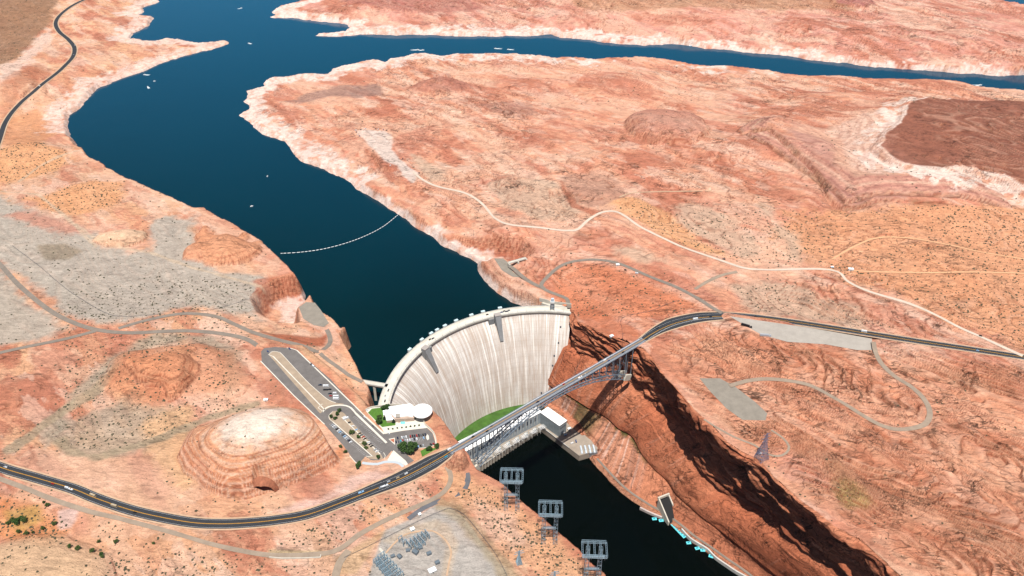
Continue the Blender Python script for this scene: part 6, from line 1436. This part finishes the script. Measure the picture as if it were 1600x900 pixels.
base_v = np.array([[1,0,.1],[.25,.9,.15],[-.8,.55,.1],[-.8,-.6,.12],[.3,-.95,.1],[.1,.15,1.],[-.35,-.2,.75]])
base_f = np.array([[0,1,5],[1,2,5],[2,6,5],[2,3,6],[3,4,6],[4,5,6],[4,0,5]])
jit = rg.rand(n, 7, 3)*.5-.25; an = rg.rand(n)*6.28; c_, s_ = np.cos(an), np.sin(an)
v = base_v[None]+jit; v = np.stack([v[...,0]*c_[:,None]-v[...,1]*s_[:,None], v[...,0]*s_[:,None]+v[...,1]*c_[:,None], v[...,2]*.85], -1)*sr[:,None,None]; v += np.stack([sx, sy, sz-.1], -1)[:,None]
f = base_f[None]+np.arange(n)[:,None,None]*7; me = bpy.data.meshes.new('scrub'); me.vertices.add(n*7); me.vertices.foreach_set('co', v.astype(np.float32).ravel()); me.loops.add(n*21); me.loops.foreach_set('vertex_index', f.astype(np.int32).ravel()); me.polygons.add(n*7); me.polygons.foreach_set('loop_start', np.arange(0, n*21, 3, dtype=np.int32)); me.update(calc_edges=True); me.materials.append(MSCR)
o = bpy.data.objects.new('desert_scrub', me); COL.objects.link(o); o['kind'] = 'stuff'; o['label'] = 'low grey green desert scrub dotted over the sand and gravel'
print('scrub', n)
# ================================================================== LIGHT, SKY, CAMERA
w = bpy.data.worlds.new('World'); SC.world = w; w.use_nodes = True; nt = w.node_tree
SUN_EL, SUN_DIR = R_(69), Vector((.0,-1,0)).normalized()
sky = nt.nodes.new('ShaderNodeTexSky'); sky.sky_type = 'NISHITA'; sky.sun_disc = False; sky.sun_elevation = SUN_EL; sky.sun_rotation = math.atan2(SUN_DIR.x, SUN_DIR.y); sky.altitude = 1200; sky.air_density = 1.; sky.dust_density = .6
nt.links.new(sky.outputs[0], nt.nodes['Background'].inputs['Color']); nt.nodes['Background'].inputs['Strength'].default_value = .06
sl = bpy.data.lights.new('Sun', 'SUN'); sl.energy = 5.0; sl.angle = R_(.5); sl.color = (1,.965,.91); so = bpy.data.objects.new('Sun', sl); COL.objects.link(so)
sd_ = Vector((SUN_DIR.x*math.cos(SUN_EL), SUN_DIR.y*math.cos(SUN_EL), math.sin(SUN_EL))); so.rotation_euler = sd_.to_track_quat('Z', 'Y').to_euler(); so.location = (0,0,1500)
cam = bpy.data.cameras.new('Camera'); co = bpy.data.objects.new('Camera', cam); COL.objects.link(co); SC.camera = co
co.location = (0,0,CAM_H); co.rotation_euler = (R_(90)-PITCH, 0, 0); cam.sensor_width = 36; cam.lens = 36*FPX/1600; cam.clip_start = 5; cam.clip_end = 60000
SC.view_settings.view_transform = 'Standard'; SC.view_settings.look = 'None'; SC.view_settings.exposure = .42; SC.view_settings.gamma = 1; SC.view_settings.use_curve_mapping = False
SC.cycles.max_bounces = 5; SC.cycles.use_denoising = True

hz = MB(); hz.add([(-5200,-200,-40),(5200,-200,-40),(6600,9000,-40),(-6600,9000,-40),(-5200,-200,1100),(5200,-200,1100),(6600,9000,1100),(-6600,9000,1100)], [(3,2,1,0),(4,5,6,7),(0,1,5,4),(1,2,6,5),(2,3,7,6),(3,0,4,7)])
hm = bpy.data.materials.new('haze'); hm.use_nodes = True; nt = hm.node_tree; nt.nodes.remove(nt.nodes['Principled BSDF']); pv = nt.nodes.new('ShaderNodeVolumePrincipled'); pv.inputs['Color'].default_value = (.62,.78,1,1); pv.inputs['Density'].default_value = 7e-6; pv.inputs['Anisotropy'].default_value = .2
nt.links.new(pv.outputs[0], nt.nodes['Material Output'].inputs['Volume']); ho = hz.build('haze', hm); ho['kind'] = 'stuff'; ho['label'] = 'thin pale haze over the desert'
SC.cycles.volume_bounces = 0
